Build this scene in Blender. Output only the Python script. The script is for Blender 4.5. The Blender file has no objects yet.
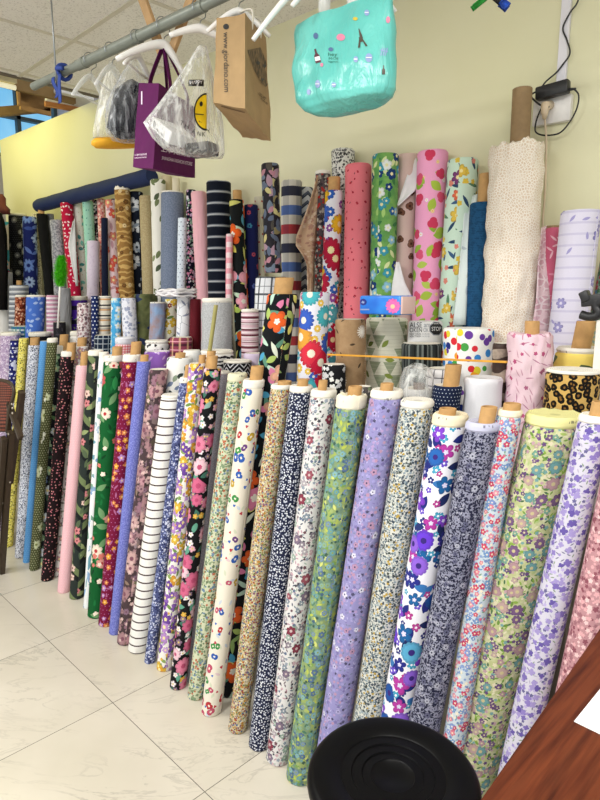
import bpy, bmesh, math, random
from mathutils import Vector, Matrix, noise
R = math.radians
PI = math.pi
TAU = 2*PI
C = bpy.context.scene.collection

# ------------------------------------------------------------------ camera
CAM_H = 1.6
FOC = 600.0
PITCH = R(10)
YAW = R(45)
cd = bpy.data.cameras.new('camera')
cam = bpy.data.objects.new('camera', cd)
C.objects.link(cam)
cam.location = (0, 0, CAM_H)
cam.rotation_euler = (R(90)-PITCH, 0, YAW)
cd.sensor_fit = 'VERTICAL'
cd.sensor_height = 36
cd.lens = 36*FOC/800
cd.clip_start = .02
bpy.context.scene.camera = cam
FW = Vector((-math.sin(YAW)*math.cos(PITCH), math.cos(YAW)*math.cos(PITCH), -math.sin(PITCH)))
RT = Vector((math.cos(YAW), math.sin(YAW), 0))
UP = Vector((-math.sin(YAW)*math.sin(PITCH), math.cos(YAW)*math.sin(PITCH), math.cos(PITCH)))
EYE = Vector((0, 0, CAM_H))

# survey of the photograph: where the sight line of a picture point meets a real plane of the room
def ray(x, y): return FW + RT*((x-300)/FOC) + UP*(-(y-400)/FOC)
def on_z(x, y, z):
    d = ray(x, y); return EYE + d*((z-CAM_H)/d.z)
def on_y(x, y, c, k=0.0):          # plane  Y = c + k*X
    d = ray(x, y); return EYE + d*(c/(d.y-k*d.x))
def depth(p): return (p-EYE).dot(FW)

# ------------------------------------------------------------------ scene bookkeeping
def tag(o, label, cat, group=None, kind=None):
    if label: o['label'] = label
    if cat: o['category'] = cat
    if group: o['group'] = group
    if kind: o['kind'] = kind
    return o
def empty(name, loc, label, cat, group=None):
    o = bpy.data.objects.new(name, None)
    o.empty_display_size = .05
    C.objects.link(o); o.location = loc
    return tag(o, label, cat, group)
def obj(name, bm, mats, parent=None, smooth=True, label=None, sharp=None):
    me = bpy.data.meshes.new(name)
    if parent is not None:
        org = Vector(parent.location)
        pp = parent.parent
        while pp is not None:
            org += Vector(pp.location); pp = pp.parent
        bmesh.ops.translate(bm, verts=bm.verts, vec=-org)
    bm.to_mesh(me); bm.free()
    for m in (mats if isinstance(mats, (list, tuple)) else [mats]): me.materials.append(m)
    if smooth: me.polygons.foreach_set('use_smooth', [True]*len(me.polygons))
    if smooth and sharp is not None:
        me.set_sharp_from_angle(angle=R(sharp))
    o = bpy.data.objects.new(name, me)
    C.objects.link(o)
    if parent is not None: o.parent = parent
    if label: o['label'] = label
    return o
def struct(name, bm, mats, smooth=False):
    o = obj(name, bm, mats, None, smooth); o['kind'] = 'structure'; return o
def solo(name, bm, mats, label, cat, group=None, smooth=True, sharp=None):
    """one-mesh thing with its origin at its base"""
    lo = min(v.co.z for v in bm.verts)
    cx = sum(v.co.x for v in bm.verts)/len(bm.verts); cy = sum(v.co.y for v in bm.verts)/len(bm.verts)
    off = Vector((cx, cy, lo))
    bmesh.ops.translate(bm, verts=bm.verts, vec=-off)
    o = obj(name, bm, mats, None, smooth, None, sharp); o.location = off
    return tag(o, label, cat, group)

# ------------------------------------------------------------------ shapes
def NB():
    bm = bmesh.new(); bm.loops.layers.uv.new('UVMap'); return bm
def box(bm, lo, hi, mat=0, bev=0, M=None):
    r = bmesh.ops.create_cube(bm, size=1)
    vs = r['verts']
    for v in vs:
        v.co = Vector([(lo[i]+hi[i])/2 + v.co[i]*(hi[i]-lo[i]) for i in range(3)])
        if M is not None: v.co = M @ v.co
    fs = list({f for v in vs for f in v.link_faces})
    for f in fs: f.material_index = mat
    if M is not None and M.determinant() < 0: bmesh.ops.reverse_faces(bm, faces=fs)
    if bev:
        es = list({e for v in vs for e in v.link_edges})
        bmesh.ops.bevel(bm, geom=es, offset=bev, segments=2, affect='EDGES', profile=.5)
    return fs
def frame_of(a, b):
    z = (b-a).normalized()
    x = Vector((0, 0, 1)).cross(z)
    if x.length < 1e-4: x = Vector((1, 0, 0))
    x.normalize(); y = z.cross(x)
    return x, y, z
def bar(bm, a, b, w, t, bev=0.002, mat=0, up=None):
    """rectangular bar from a to b"""
    a, b = Vector(a), Vector(b)
    z = (b-a).normalized(); x = (up or Vector((0, 0, 1))).cross(z)
    if x.length < 1e-4: x = Vector((1, 0, 0)).cross(z)
    x.normalize(); y = z.cross(x)
    M = Matrix.Identity(4)
    for i in range(3):
        M[i][0], M[i][1], M[i][2], M[i][3] = x[i], y[i], z[i], a[i]
    box(bm, (-w/2, -t/2, 0), (w/2, t/2, (b-a).length), mat, bev, M)
def tube(bm, pts, r, seg=8, mat=0, cap=True):
    pts = [Vector(p) for p in pts]
    rs = r if isinstance(r, (list, tuple)) else [r]*len(pts)
    rings = []
    px = None
    for i, p in enumerate(pts):
        t = (pts[min(i+1, len(pts)-1)]-pts[max(i-1, 0)]).normalized()
        if px is None:
            px = t.orthogonal().normalized()
        px = (px - t*px.dot(t)).normalized()
        py = t.cross(px)
        rings.append([bm.verts.new(p + (px*math.cos(TAU*k/seg)+py*math.sin(TAU*k/seg))*rs[i]) for k in range(seg)])
    for a, b in zip(rings, rings[1:]):
        for k in range(seg):
            bm.faces.new((a[k], a[(k+1) % seg], b[(k+1) % seg], b[k])).material_index = mat
    if cap:
        bm.faces.new(rings[0][::-1]).material_index = mat; bm.faces.new(rings[-1]).material_index = mat
def smooth_path(pts, n=6):
    pts = [Vector(p) for p in pts]
    out = []
    P = [pts[0]] + pts + [pts[-1]]
    for i in range(1, len(P)-2):
        for k in range(n):
            t = k/n
            p0, p1, p2, p3 = P[i-1], P[i], P[i+1], P[i+2]
            out.append(.5*((2*p1)+(p2-p0)*t+(2*p0-5*p1+4*p2-p3)*t*t+(3*p1-p0-3*p2+p3)*t**3))
    out.append(pts[-1]); return out
def lathe(bm, prof, ctr=(0, 0, 0), seg=48, mat=0, cap0=False, cap1=False):
    ctr = Vector(ctr); rings = []
    for r, z in prof:
        rings.append([bm.verts.new(ctr+Vector((r*math.cos(TAU*k/seg), r*math.sin(TAU*k/seg), z))) for k in range(seg)])
    for a, b in zip(rings, rings[1:]):
        for k in range(seg): bm.faces.new((a[k], a[(k+1) % seg], b[(k+1) % seg], b[k])).material_index = mat
    if cap0: bm.faces.new(rings[0][::-1]).material_index = mat
    if cap1: bm.faces.new(rings[-1]).material_index = mat
def sheet(bm, grid, thick=.002, mat=0, uvscale=1.0):
    """cloth or film: grid[i][j] of points, closed with a real thickness"""
    uv = bm.loops.layers.uv.active
    n, m = len(grid), len(grid[0])
    nor = [[None]*m for _ in range(n)]
    for i in range(n):
        for j in range(m):
            a = grid[min(i+1, n-1)][j]-grid[max(i-1, 0)][j]; b = grid[i][min(j+1, m-1)]-grid[i][max(j-1, 0)]
            c = a.cross(b); nor[i][j] = c.normalized() if c.length > 1e-9 else Vector((0, -1, 0))
    F = [[bm.verts.new(grid[i][j]+nor[i][j]*thick/2) for j in range(m)] for i in range(n)]
    B = [[bm.verts.new(grid[i][j]-nor[i][j]*thick/2) for j in range(m)] for i in range(n)]
    du = (grid[0][-1]-grid[0][0]).length; dv = (grid[-1][0]-grid[0][0]).length
    def q(vs, ij):
        f = bm.faces.new(vs); f.material_index = mat
        for l, (i, j) in zip(f.loops, ij): l[uv].uv = (j/(m-1)*du*uvscale, i/(n-1)*dv*uvscale)
    for i in range(n-1):
        for j in range(m-1):
            s = ((i, j), (i+1, j), (i+1, j+1), (i, j+1))
            q([F[a][b] for a, b in s], s); q([B[a][b] for a, b in s[::-1]], s[::-1])
    edge = [(0, j) for j in range(m)] + [(i, m-1) for i in range(1, n)] + [(n-1, j) for j in range(m-2, -1, -1)] + [(i, 0) for i in range(n-2, 0, -1)]
    for (a, b), (c, d) in zip(edge, edge[1:]+edge[:1]):
        q([F[a][b], F[c][d], B[c][d], B[a][b]], ((a, b), (c, d), (c, d), (a, b)))
    bmesh.ops.recalc_face_normals(bm, faces=bm.faces)
def lerp(a, b, t): return a+(b-a)*t
def poly_at(pts, t):
    n = len(pts)-1; f = min(max(t*n, 0), n-1e-6); i = int(f)
    return pts[i].lerp(pts[i+1], f-i)

# ------------------------------------------------------------------ materials
def lin(h):
    h = h.lstrip('#')
    if len(h) == 3: h = ''.join(c*2 for c in h)
    v = [int(h[i:i+2], 16)/255 for i in (0, 2, 4)]
    return tuple((c/12.92 if c <= .04045 else ((c+.055)/1.055)**2.4) for c in v)+(1,)
class NT:
    def __init__(s, tree): s.t = tree; s.N = tree.nodes; s.L = tree.links
    def n(s, typ, **kw):
        nd = s.N.new(typ)
        for k, v in kw.items(): setattr(nd, k, v)
        return nd
    def put(s, sock, v):
        if isinstance(v, bpy.types.NodeSocket): s.L.new(v, sock)
        elif v is not None: sock.default_value = v
    def m(s, op, a, b=None, c=None, clamp=False):
        nd = s.n('ShaderNodeMath', operation=op, use_clamp=clamp)
        for i, v in enumerate((a, b, c)): s.put(nd.inputs[i], v)
        return nd.outputs[0]
    def mix(s, f, a, b, blend='MIX'):
        nd = s.n('ShaderNodeMix', data_type='RGBA', blend_type=blend)
        s.put(nd.inputs[0], f); s.put(nd.inputs[6], a); s.put(nd.inputs[7], b)
        return nd.outputs[2]
    def vm(s, op, a, b=None, sc=None):
        nd = s.n('ShaderNodeVectorMath', operation=op)
        s.put(nd.inputs[0], a)
        if b is not None: s.put(nd.inputs[1], b)
        if sc is not None: s.put(nd.inputs['Scale'], sc)
        return nd.outputs[0]
    def ramp(s, f, stops, const=False):
        nd = s.n('ShaderNodeValToRGB'); cr = nd.color_ramp
        cr.interpolation = 'CONSTANT' if const else 'LINEAR'
        while len(cr.elements) < len(stops): cr.elements.new(.5)
        for e, (p, c) in zip(cr.elements, stops): e.position = p; e.color = c
        s.put(nd.inputs[0], f); return nd.outputs[0]
    def noise(s, vec, scale, detail=2, rough=.5, dist=0):
        nd = s.n('ShaderNodeTexNoise')
        s.put(nd.inputs['Vector'], vec); nd.inputs['Scale'].default_value = scale
        nd.inputs['Detail'].default_value = detail; nd.inputs['Roughness'].default_value = rough
        nd.inputs['Distortion'].default_value = dist
        return nd.outputs[0]
def mat_base(name):
    m = bpy.data.materials.new(name); m.use_nodes = True
    T = NT(m.node_tree); T.N.clear()
    out = T.n('ShaderNodeOutputMaterial'); bs = T.n('ShaderNodeBsdfPrincipled')
    T.L.new(bs.outputs[0], out.inputs[0])
    return m, T, bs, out
def simple(name, col, rough=.6, metal=0, var=.06, vscale=30, bump=0, bscale=60, spec=.5, coat=0, sss=0):
    m, T, bs, out = mat_base(name)
    tc = T.n('ShaderNodeTexCoord').outputs['Object']
    c = lin(col)
    nz = T.noise(tc, vscale, 3)
    lo = tuple(x*(1-var) for x in c[:3])+(1,); hi = tuple(min(1, x*(1+var)) for x in c[:3])+(1,)
    T.put(bs.inputs['Base Color'], T.ramp(nz, [(.3, lo), (.7, hi)]))
    bs.inputs['Roughness'].default_value = rough; bs.inputs['Metallic'].default_value = metal
    bs.inputs['Specular IOR Level'].default_value = spec; bs.inputs['Coat Weight'].default_value = coat
    if bump:
        b = T.n('ShaderNodeBump'); b.inputs['Strength'].default_value = bump; b.inputs['Distance'].default_value = .004
        T.put(b.inputs['Height'], T.noise(tc, bscale, 3)); T.L.new(b.outputs[0], bs.inputs['Normal'])
    return m

def mk_group(name, ins, outs):
    g = bpy.data.node_groups.new(name, 'ShaderNodeTree')
    for nm, ty in ins: g.interface.new_socket(nm, in_out='INPUT', socket_type='NodeSocket'+ty)
    for nm, ty in outs: g.interface.new_socket(nm, in_out='OUTPUT', socket_type='NodeSocket'+ty)
    T = NT(g); gi = T.n('NodeGroupInput'); go = T.n('NodeGroupOutput')
    return g, T, gi.outputs, go.inputs
def _cells(T, I):
    sc = T.vm('SCALE', I['Vector'], sc=I['Scale'])
    cb = T.n('ShaderNodeCombineXYZ'); T.put(cb.inputs[0], I['Seed']); T.put(cb.inputs[1], T.m('MULTIPLY', I['Seed'], 1.73))
    p = T.vm('ADD', sc, cb.outputs[0])
    vo = T.n('ShaderNodeTexVoronoi', voronoi_dimensions='2D', feature='F1'); vo.inputs['Scale'].default_value = 1
    vo.inputs['Randomness'].default_value = .85
    T.put(vo.inputs['Vector'], p)
    d = T.vm('SUBTRACT', p, vo.outputs['Position'])
    sx = T.n('ShaderNodeSeparateXYZ'); T.put(sx.inputs[0], d)
    sc2 = T.n('ShaderNodeSeparateColor'); T.put(sc2.inputs[0], vo.outputs['Color'])
    return vo.outputs['Distance'], sx.outputs[0], sx.outputs[1], sc2.outputs[0], sc2.outputs[1], sc2.outputs[2]
# a printed blossom per cell
GF, T, I, O = mk_group('blossom_print', [('Vector', 'Vector'), ('Scale', 'Float'), ('Petals', 'Float'), ('Radius', 'Float'), ('Depth', 'Float'), ('Density', 'Float'), ('Seed', 'Float')],
                       [('Mask', 'Float'), ('Rho', 'Float'), ('Rand', 'Float')])
ds, dx, dy, cr_, cg_, cb_ = _cells(T, I)
ang = T.m('MULTIPLY_ADD', cr_, 6.283, T.m('ARCTAN2', dy, dx))
cs = T.m('POWER', T.m('ABSOLUTE', T.m('COSINE', T.m('MULTIPLY', ang, T.m('MULTIPLY', I['Petals'], .5)))), .6)
sh = T.m('SUBTRACT', 1.0, T.m('MULTIPLY', I['Depth'], T.m('SUBTRACT', 1.0, cs)))
rr = T.m('MULTIPLY', T.m('MULTIPLY', I['Radius'], T.m('MULTIPLY_ADD', cb_, .45, .72)), sh)
rho = T.m('DIVIDE', ds, rr)
T.put(O['Mask'], T.m('MULTIPLY', T.m('LESS_THAN', rho, 1.0), T.m('LESS_THAN', cg_, I['Density'])))
T.put(O['Rho'], rho)
T.put(O['Rand'], T.m('FRACT', T.m('MULTIPLY', cr_, 7.31)))
# a printed leaf per cell
GL, T, I, O = mk_group('leaf_print', [('Vector', 'Vector'), ('Scale', 'Float'), ('Length', 'Float'), ('Width', 'Float'), ('Density', 'Float'), ('Seed', 'Float')],
                       [('Mask', 'Float'), ('Rand', 'Float')])
ds, dx, dy, cr_, cg_, cb_ = _cells(T, I)
a = T.m('MULTIPLY', cr_, 6.283); ca = T.m('COSINE', a); sa = T.m('SINE', a)
xr = T.m('ADD', T.m('MULTIPLY', dx, ca), T.m('MULTIPLY', dy, sa))
yr = T.m('SUBTRACT', T.m('MULTIPLY', dy, ca), T.m('MULTIPLY', dx, sa))
q = T.m('DIVIDE', xr, I['Length'])
lim = T.m('MULTIPLY', I['Width'], T.m('SUBTRACT', 1.0, T.m('MULTIPLY', q, q)))
T.put(O['Mask'], T.m('MULTIPLY', T.m('LESS_THAN', T.m('ABSOLUTE', yr), lim), T.m('LESS_THAN', cg_, I['Density'])))
T.put(O['Rand'], T.m('FRACT', T.m('MULTIPLY', cr_, 5.77)))

SEED = [3.0]
def pal(T, rand, cols):
    if len(cols) == 1: return lin(cols[0])
    return T.ramp(rand, [(i/len(cols), lin(c)) for i, c in enumerate(cols)], True)
def fabric(name, base, layers=(), rough=.85, wrinkle=.25, sheen=.02, coord='UV'):
    m, T, bs, out = mat_base(name)
    tc = T.n('ShaderNodeTexCoord').outputs[coord]
    sx = T.n('ShaderNodeSeparateXYZ'); T.put(sx.inputs[0], tc)
    U, V = sx.outputs[0], sx.outputs[1]
    col = lin(base)
    for L in layers:
        k = L[0]
        SEED[0] += 3.37
        if k == 'fl':
            _, sc, pet, rad, dep, den, cols, cen = L
            g = T.n('ShaderNodeGroup', node_tree=GF); T.put(g.inputs[0], tc)
            for i, v in enumerate((sc, pet, rad, dep, den, SEED[0])): g.inputs[i+1].default_value = v
            pc = pal(T, g.outputs[2], cols)
            if cen:
                rr = g.outputs[1]
                # thin drawn petal ring plus eye of the blossom
                pc = T.mix(T.m('MULTIPLY', T.m('GREATER_THAN', rr, .78), .22), pc, lin('#30303a'))
                pc = T.mix(T.m('LESS_THAN', rr, .3), pc, lin(cen))
            col = T.mix(g.outputs[0], col, pc)
        elif k == 'lf':
            _, sc, le, wi, den, cols = L
            g = T.n('ShaderNodeGroup', node_tree=GL); T.put(g.inputs[0], tc)
            for i, v in enumerate((sc, le, wi, den, SEED[0])): g.inputs[i+1].default_value = v
            col = T.mix(g.outputs[0], col, pal(T, g.outputs[1], cols))
        elif k == 'dg':
            _, s, rad, c = L
            row = T.m('FLOOR', T.m('DIVIDE', V, s))
            u = T.m('FRACT', T.m('ADD', T.m('DIVIDE', U, s), T.m('MULTIPLY', row, .5)))
            v = T.m('FRACT', T.m('DIVIDE', V, s))
            du = T.m('SUBTRACT', u, .5); dv = T.m('SUBTRACT', v, .5)
            d2 = T.m('ADD', T.m('MULTIPLY', du, du), T.m('MULTIPLY', dv, dv))
            col = T.mix(T.m('LESS_THAN', d2, rad*rad), col, lin(c))
        elif k == 'st':
            _, per, fr, c, ax, off, al = L
            x = V if ax == 'v' else U
            if len(c) > 7: c = c[:7]
            f = T.m('FRACT', T.m('ADD', T.m('DIVIDE', x, per), off))
            col = T.mix(T.m('MULTIPLY', T.m('LESS_THAN', f, fr), al), col, lin(c))
        elif k == 'nz':
            _, sc, thr, c, al = L
            f = T.m('GREATER_THAN', T.noise(T.vm('ADD', tc, (SEED[0], 0, 0)), sc, 2, .5, .6), thr)
            col = T.mix(T.m('MULTIPLY', f, al), col, lin(c))
        elif k == 'cl':        # soft colour clouds woven or printed in the cloth
            _, sc, c, al = L
            f = T.ramp(T.noise(T.vm('ADD', tc, (SEED[0], 0, 0)), sc, 4, .6), [(.4, (0, 0, 0, 1)), (.65, (1, 1, 1, 1))])
            col = T.mix(T.m('MULTIPLY', f, al), col, lin(c))
        elif k == 'vc':
            _, sc, wid, c = L
            vo = T.n('ShaderNodeTexVoronoi', voronoi_dimensions='2D', feature='DISTANCE_TO_EDGE'); vo.inputs['Scale'].default_value = sc
            T.put(vo.inputs['Vector'], T.vm('ADD', tc, (SEED[0], 0, 0)))
            col = T.mix(T.m('LESS_THAN', vo.outputs['Distance'], wid), col, lin(c))
        elif k == 'wv':
            _, sc, dist, thr, c = L
            w = T.n('ShaderNodeTexWave', wave_type='RINGS'); T.put(w.inputs['Vector'], T.vm('ADD', tc, (SEED[0]*.1, .3, 0)))
            w.inputs['Scale'].default_value = sc; w.inputs['Distortion'].default_value = dist
            w.inputs['Detail'].default_value = 2; w.inputs['Detail Scale'].default_value = 1.6
            col = T.mix(T.m('GREATER_THAN', w.outputs[1], thr), col, lin(c))
        elif k == 'cv':
            _, per, fr, amp, c = L
            tri = T.m('ABSOLUTE', T.m('SUBTRACT', T.m('FRACT', T.m('DIVIDE', U, per*2)), .5))
            f = T.m('FRACT', T.m('ADD', T.m('DIVIDE', V, per), T.m('MULTIPLY', tri, amp)))
            col = T.mix(T.m('LESS_THAN', f, fr), col, lin(c))
        elif k == 'tri':       # rows of triangles
            _, s, c, den = L
            row = T.m('FLOOR', T.m('DIVIDE', V, s))
            u = T.m('FRACT', T.m('ADD', T.m('DIVIDE', U, s*1.3), T.m('MULTIPLY', row, .37)))
            v = T.m('FRACT', T.m('DIVIDE', V, s))
            a = T.m('MULTIPLY', T.m('ABSOLUTE', T.m('SUBTRACT', u, .5)), 2)
            wn = T.n('ShaderNodeTexWhiteNoise', noise_dimensions='2D')
            cbx = T.n('ShaderNodeCombineXYZ'); T.put(cbx.inputs[0], T.m('FLOOR', T.m('ADD', T.m('DIVIDE', U, s*1.3), T.m('MULTIPLY', row, .37)))); T.put(cbx.inputs[1], row)
            T.put(wn.inputs['Vector'], cbx.outputs[0])
            col = T.mix(T.m('MULTIPLY', T.m('LESS_THAN', a, T.m('MULTIPLY', v, .85)), T.m('LESS_THAN', wn.outputs[0], den)), col, lin(c))
        elif k == 'leo':
            _, sc, c1, c2 = L
            tw = tc
            vo = T.n('ShaderNodeTexVoronoi', voronoi_dimensions='2D', feature='F1'); vo.inputs['Scale'].default_value = sc
            T.put(vo.inputs['Vector'], tw)
            nz = T.noise(tc, sc*1.6, 2)
            d = T.m('ADD', vo.outputs['Distance'], T.m('MULTIPLY', T.m('SUBTRACT', nz, .5), .45))
            col = T.mix(T.m('LESS_THAN', d, .5), col, lin(c1))
            col = T.mix(T.m('LESS_THAN', d, .16), col, lin(c2))
    # woven cloth: a little thread mottling
    if layers is not None:
        mot = T.noise(tc, 420, 1)
        col = T.mix(.10, col, T.ramp(mot, [(.3, (.25, .25, .25, 1)), (.7, (1, 1, 1, 1))]), 'MULTIPLY')
    T.put(bs.inputs['Base Color'], col)
    bs.inputs['Roughness'].default_value = rough
    bs.inputs['Specular IOR Level'].default_value = .15
    bs.inputs['Sheen Weight'].default_value = sheen
    if wrinkle:
        mp = T.vm('MULTIPLY', tc, (1, .35, 1))
        b = T.n('ShaderNodeBump'); b.inputs['Strength'].default_value = wrinkle; b.inputs['Distance'].default_value = .006
        T.put(b.inputs['Height'], T.noise(mp, 26, 3, .55, .4)); T.L.new(b.outputs[0], bs.inputs['Normal'])
    return m
LAMP_W = [30, 40, 30, 30]; STRIP_W = 2; BAY_W = 7; WORLD = .95; EXPO = .02
DY = {'lilac roll with tiny white buds at the far left end': -0.008, 'olive polka dot roll with scattered white flowers': -0.018, 'black roll with blue and white blossoms beside the olive one': 0.018, 'black roll with tiny pink dots near the left end': -0.011, 'white roll with dusty rose sprigs behind the plain pink roll': 0.011, 'mauve roll printed with large faded roses': -0.016, 'white roll with thin dark horizontal stripes': -0.007, 'short white roll with grey green leaf print behind striped roll': -0.025, 'black roll with pink peonies and small white flowers': -0.020, 'narrow plain grey roll between peony and cream floral rolls': 0.014, 'cream roll printed with small coloured animals and letters': -0.015, 'tall black tropical roll with orange hibiscus and a wide core': 0.015, 'green and yellow watercolour floral roll with frayed cream edge': -0.009, 'dark floral strip of cloth behind the watercolour roll': 0.009, 'white roll with dense black and ochre speckle flowers': 0.012, 'white roll with bold cobalt and violet flowers': -0.009, 'navy damask roll with silvery scrolls and two cardboard cores': -0.020, 'pink and blue striped ditsy floral roll': 0.010, 'big cream roll with green leaves, mauve and teal flowers': 0.057, 'white roll with violet sprays at the right end': 0.004, 'rose pink speckled roll above the wooden table': -0.005, 'navy roll with pale blue chrysanthemums': -0.019, 'thin cream roll with tiny specks beside the black one': 0.019, 'raspberry red roll with little white hearts': -0.029, 'white roll with teal butterflies': 0.033, 'mint green roll with tiny marks': -0.007, 'black and white floral roll behind the lilac cloth': 0.022, 'pale pink roll with coral blossoms': -0.003, 'navy roll with red flowers beside the golden paisley roll': 0.003, 'golden brown paisley roll with pale peaked top': -0.016, 'navy roll with large white roses': 0.016, 'tall white roll with olive vine leaves': -0.020, 'dusty blue chambray roll': -0.008, 'thin sage green roll behind chambray': 0.015, 'narrow pink and white gingham roll': -0.024, 'black tropical roll with orange bloom and brown core against wall': -0.021, 'navy roll with small teal and red motifs': -0.013, 'cream roll with tiny red dots behind camouflage roll': 0.021, 'navy, white and red block check roll': -0.034, 'grey and white zigzag ikat roll': 0.021, 'slim red and grey speckled roll with white top': -0.016, 'tall white roll with fine black speckle': 0.021, 'salmon pink roll with tiny cherries': -0.015, 'green roll with navy and aqua flowers': -0.043, 'beige pink roll with small brown bears': 0.042, 'candy pink roll printed with strawberries': 0.063, 'mint roll with red, yellow and navy wildflowers': 0.048, 'textured dark teal blue roll with brown core': 0.018, 'wide lilac muslin roll with violet sketch flowers': -0.026, 'multicoloured roll at the right edge behind lilac muslin': 0.026, 'rust red floral roll beside the blue butterfly roll': 0.032, 'blue roll with pale butterflies': 0.002, 'pink and white striped bolt next to the butterfly roll': 0.022, 'draped grey gauze roll': -0.030, 'purple roll with a violet green framed panel': 0.064, 'white roll with mauve brown sprigs': -0.003, 'navy roll with white polka dots on the counter': -0.016, 'cream roll with black and tan stripes': 0.036, 'white roll with faint grey blossoms': 0.041, 'crumpled olive camouflage roll': 0.067, 'washed blue denim roll with brown fade': 0.110, 'yellow and red garden floral roll': 0.116, 'white roll with fine ink sketch print': 0.023, 'dark burgundy velvet roll': 0.106, 'grey melange jersey roll with white top': 0.040, 'small roll with uneven brown and pink stripes': 0.093, 'white and black window check roll': 0.082, 'taupe roll with white dandelions under the tissue box': -0.015, 'cream roll with sage green triangles and leaves': 0.153, 'white roll covered in rainbow polka dots': 0.127, 'wrinkled blush pink roll with rosebud branches': 0.147, 'yellow roll with green palm leaves and red tips': 0.119, 'low roll in blue and green plaid': -0.017, 'low charcoal roll below the grey gauze': -0.050, 'low navy tartan roll': -0.017, 'red and white gingham roll with a white top band': -0.020, 'low white roll with black paw-like spots': 0.010, 'low pink and brown tartan roll': 0.005, 'bright lilac roll with white specks': 0.030, 'plain white low roll behind the pansy roll': 0.018, 'low white roll with zebra print band': -0.040, 'low roll in black and white diamond weave': 0.021, 'crumpled lilac low roll beside striped roll': 0.089, 'small black roll with white blossom print': -0.020, 'low charcoal roll with black vertical stripes under the sign roll': 0.122, 'white roll in thin black window plaid': 0.069, 'navy pin dot roll with tall cardboard core': 0.015, 'plain white soft roll behind damask roll': 0.044, 'glossy brown satin roll with cream bands': 0.041, 'black and tan leopard print roll': 0.050, 'tall cream roll behind the purple tote bag': 0.020, 'plain ivory roll top peeping below the purple tote bag': -0.007, 'translucent wrapped white roll inside a clear plastic bag': 0.032, 'fat ivory lace roll with a tall cardboard tube on top': 0.051, 'short lilac white draped roll in front of the mint roll': 0.062, 'grey speckled jersey roll draped beside the raspberry roll': -0.004, 'white roll with black lettering and a stop sign print': 0.225}
# ------------------------------------------------------------------ rolls of cloth
WALL_C, WALL_K = 2.22, .0483
def wall_y(x): return WALL_C+WALL_K*x
COUNTER = 1.0
M_CARD = simple('cardboard', '#c09660', .8, var=.12, vscale=40)
M_CARD2 = simple('dark_cardboard', '#947a58', .8, var=.1, vscale=40)
M_SELV = {}
def selv_mat(c):
    if c not in M_SELV:
        m, T, bs, out = mat_base('selvage_'+c.strip('#'))
        tc = T.n('ShaderNodeTexCoord').outputs['UV']
        sx = T.n('ShaderNodeSeparateXYZ'); T.put(sx.inputs[0], tc)
        # a broken line of small printed marks along the selvage
        nz = T.noise(T.vm('MULTIPLY', tc, (1, .15, 1)), 130, 1)
        nz2 = T.noise(T.vm('MULTIPLY', tc, (1, .02, 1)), 14, 0)
        band = T.m('LESS_THAN', T.m('ABSOLUTE', T.m('SUBTRACT', T.m('FRACT', T.m('MULTIPLY', sx.outputs[1], 40)), .5)), .13)
        f = T.m('MULTIPLY', T.m('MULTIPLY', T.m('GREATER_THAN', nz, .56), T.m('GREATER_THAN', nz2, .54)), band)
        T.put(bs.inputs['Base Color'], T.mix(T.m('MULTIPLY', f, .65), lin(c), lin('#3a3a44')))
        bs.inputs['Roughness'].default_value = .85; bs.inputs['Specular IOR Level'].default_value = .2
        b = T.n('ShaderNodeBump'); b.inputs['Strength'].default_value = .2; b.inputs['Distance'].default_value = .003
        T.put(b.inputs['Height'], T.noise(T.vm('MULTIPLY', tc, (1, 4, 1)), 60, 2)); T.L.new(b.outputs[0], bs.inputs['Normal'])
        M_SELV[c] = m
    return M_SELV[c]
M_EDGE = {}
def edge_mat(c):
    if c not in M_EDGE:
        m, T, bs, out = mat_base('roll_end_'+c.strip('#'))
        tc = T.n('ShaderNodeTexCoord').outputs['UV']
        sx = T.n('ShaderNodeSeparateXYZ'); T.put(sx.inputs[0], tc)
        lay = T.m('FRACT', T.m('MULTIPLY', sx.outputs[1], 160))
        cc = lin(c); dk = tuple(x*.72 for x in cc[:3])+(1,)
        T.put(bs.inputs['Base Color'], T.mix(T.m('LESS_THAN', lay, .3), cc, dk))
        bs.inputs['Roughness'].default_value = .9; bs.inputs['Specular IOR Level'].default_value = .2
        M_EDGE[c] = m
    return M_EDGE[c]

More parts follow.
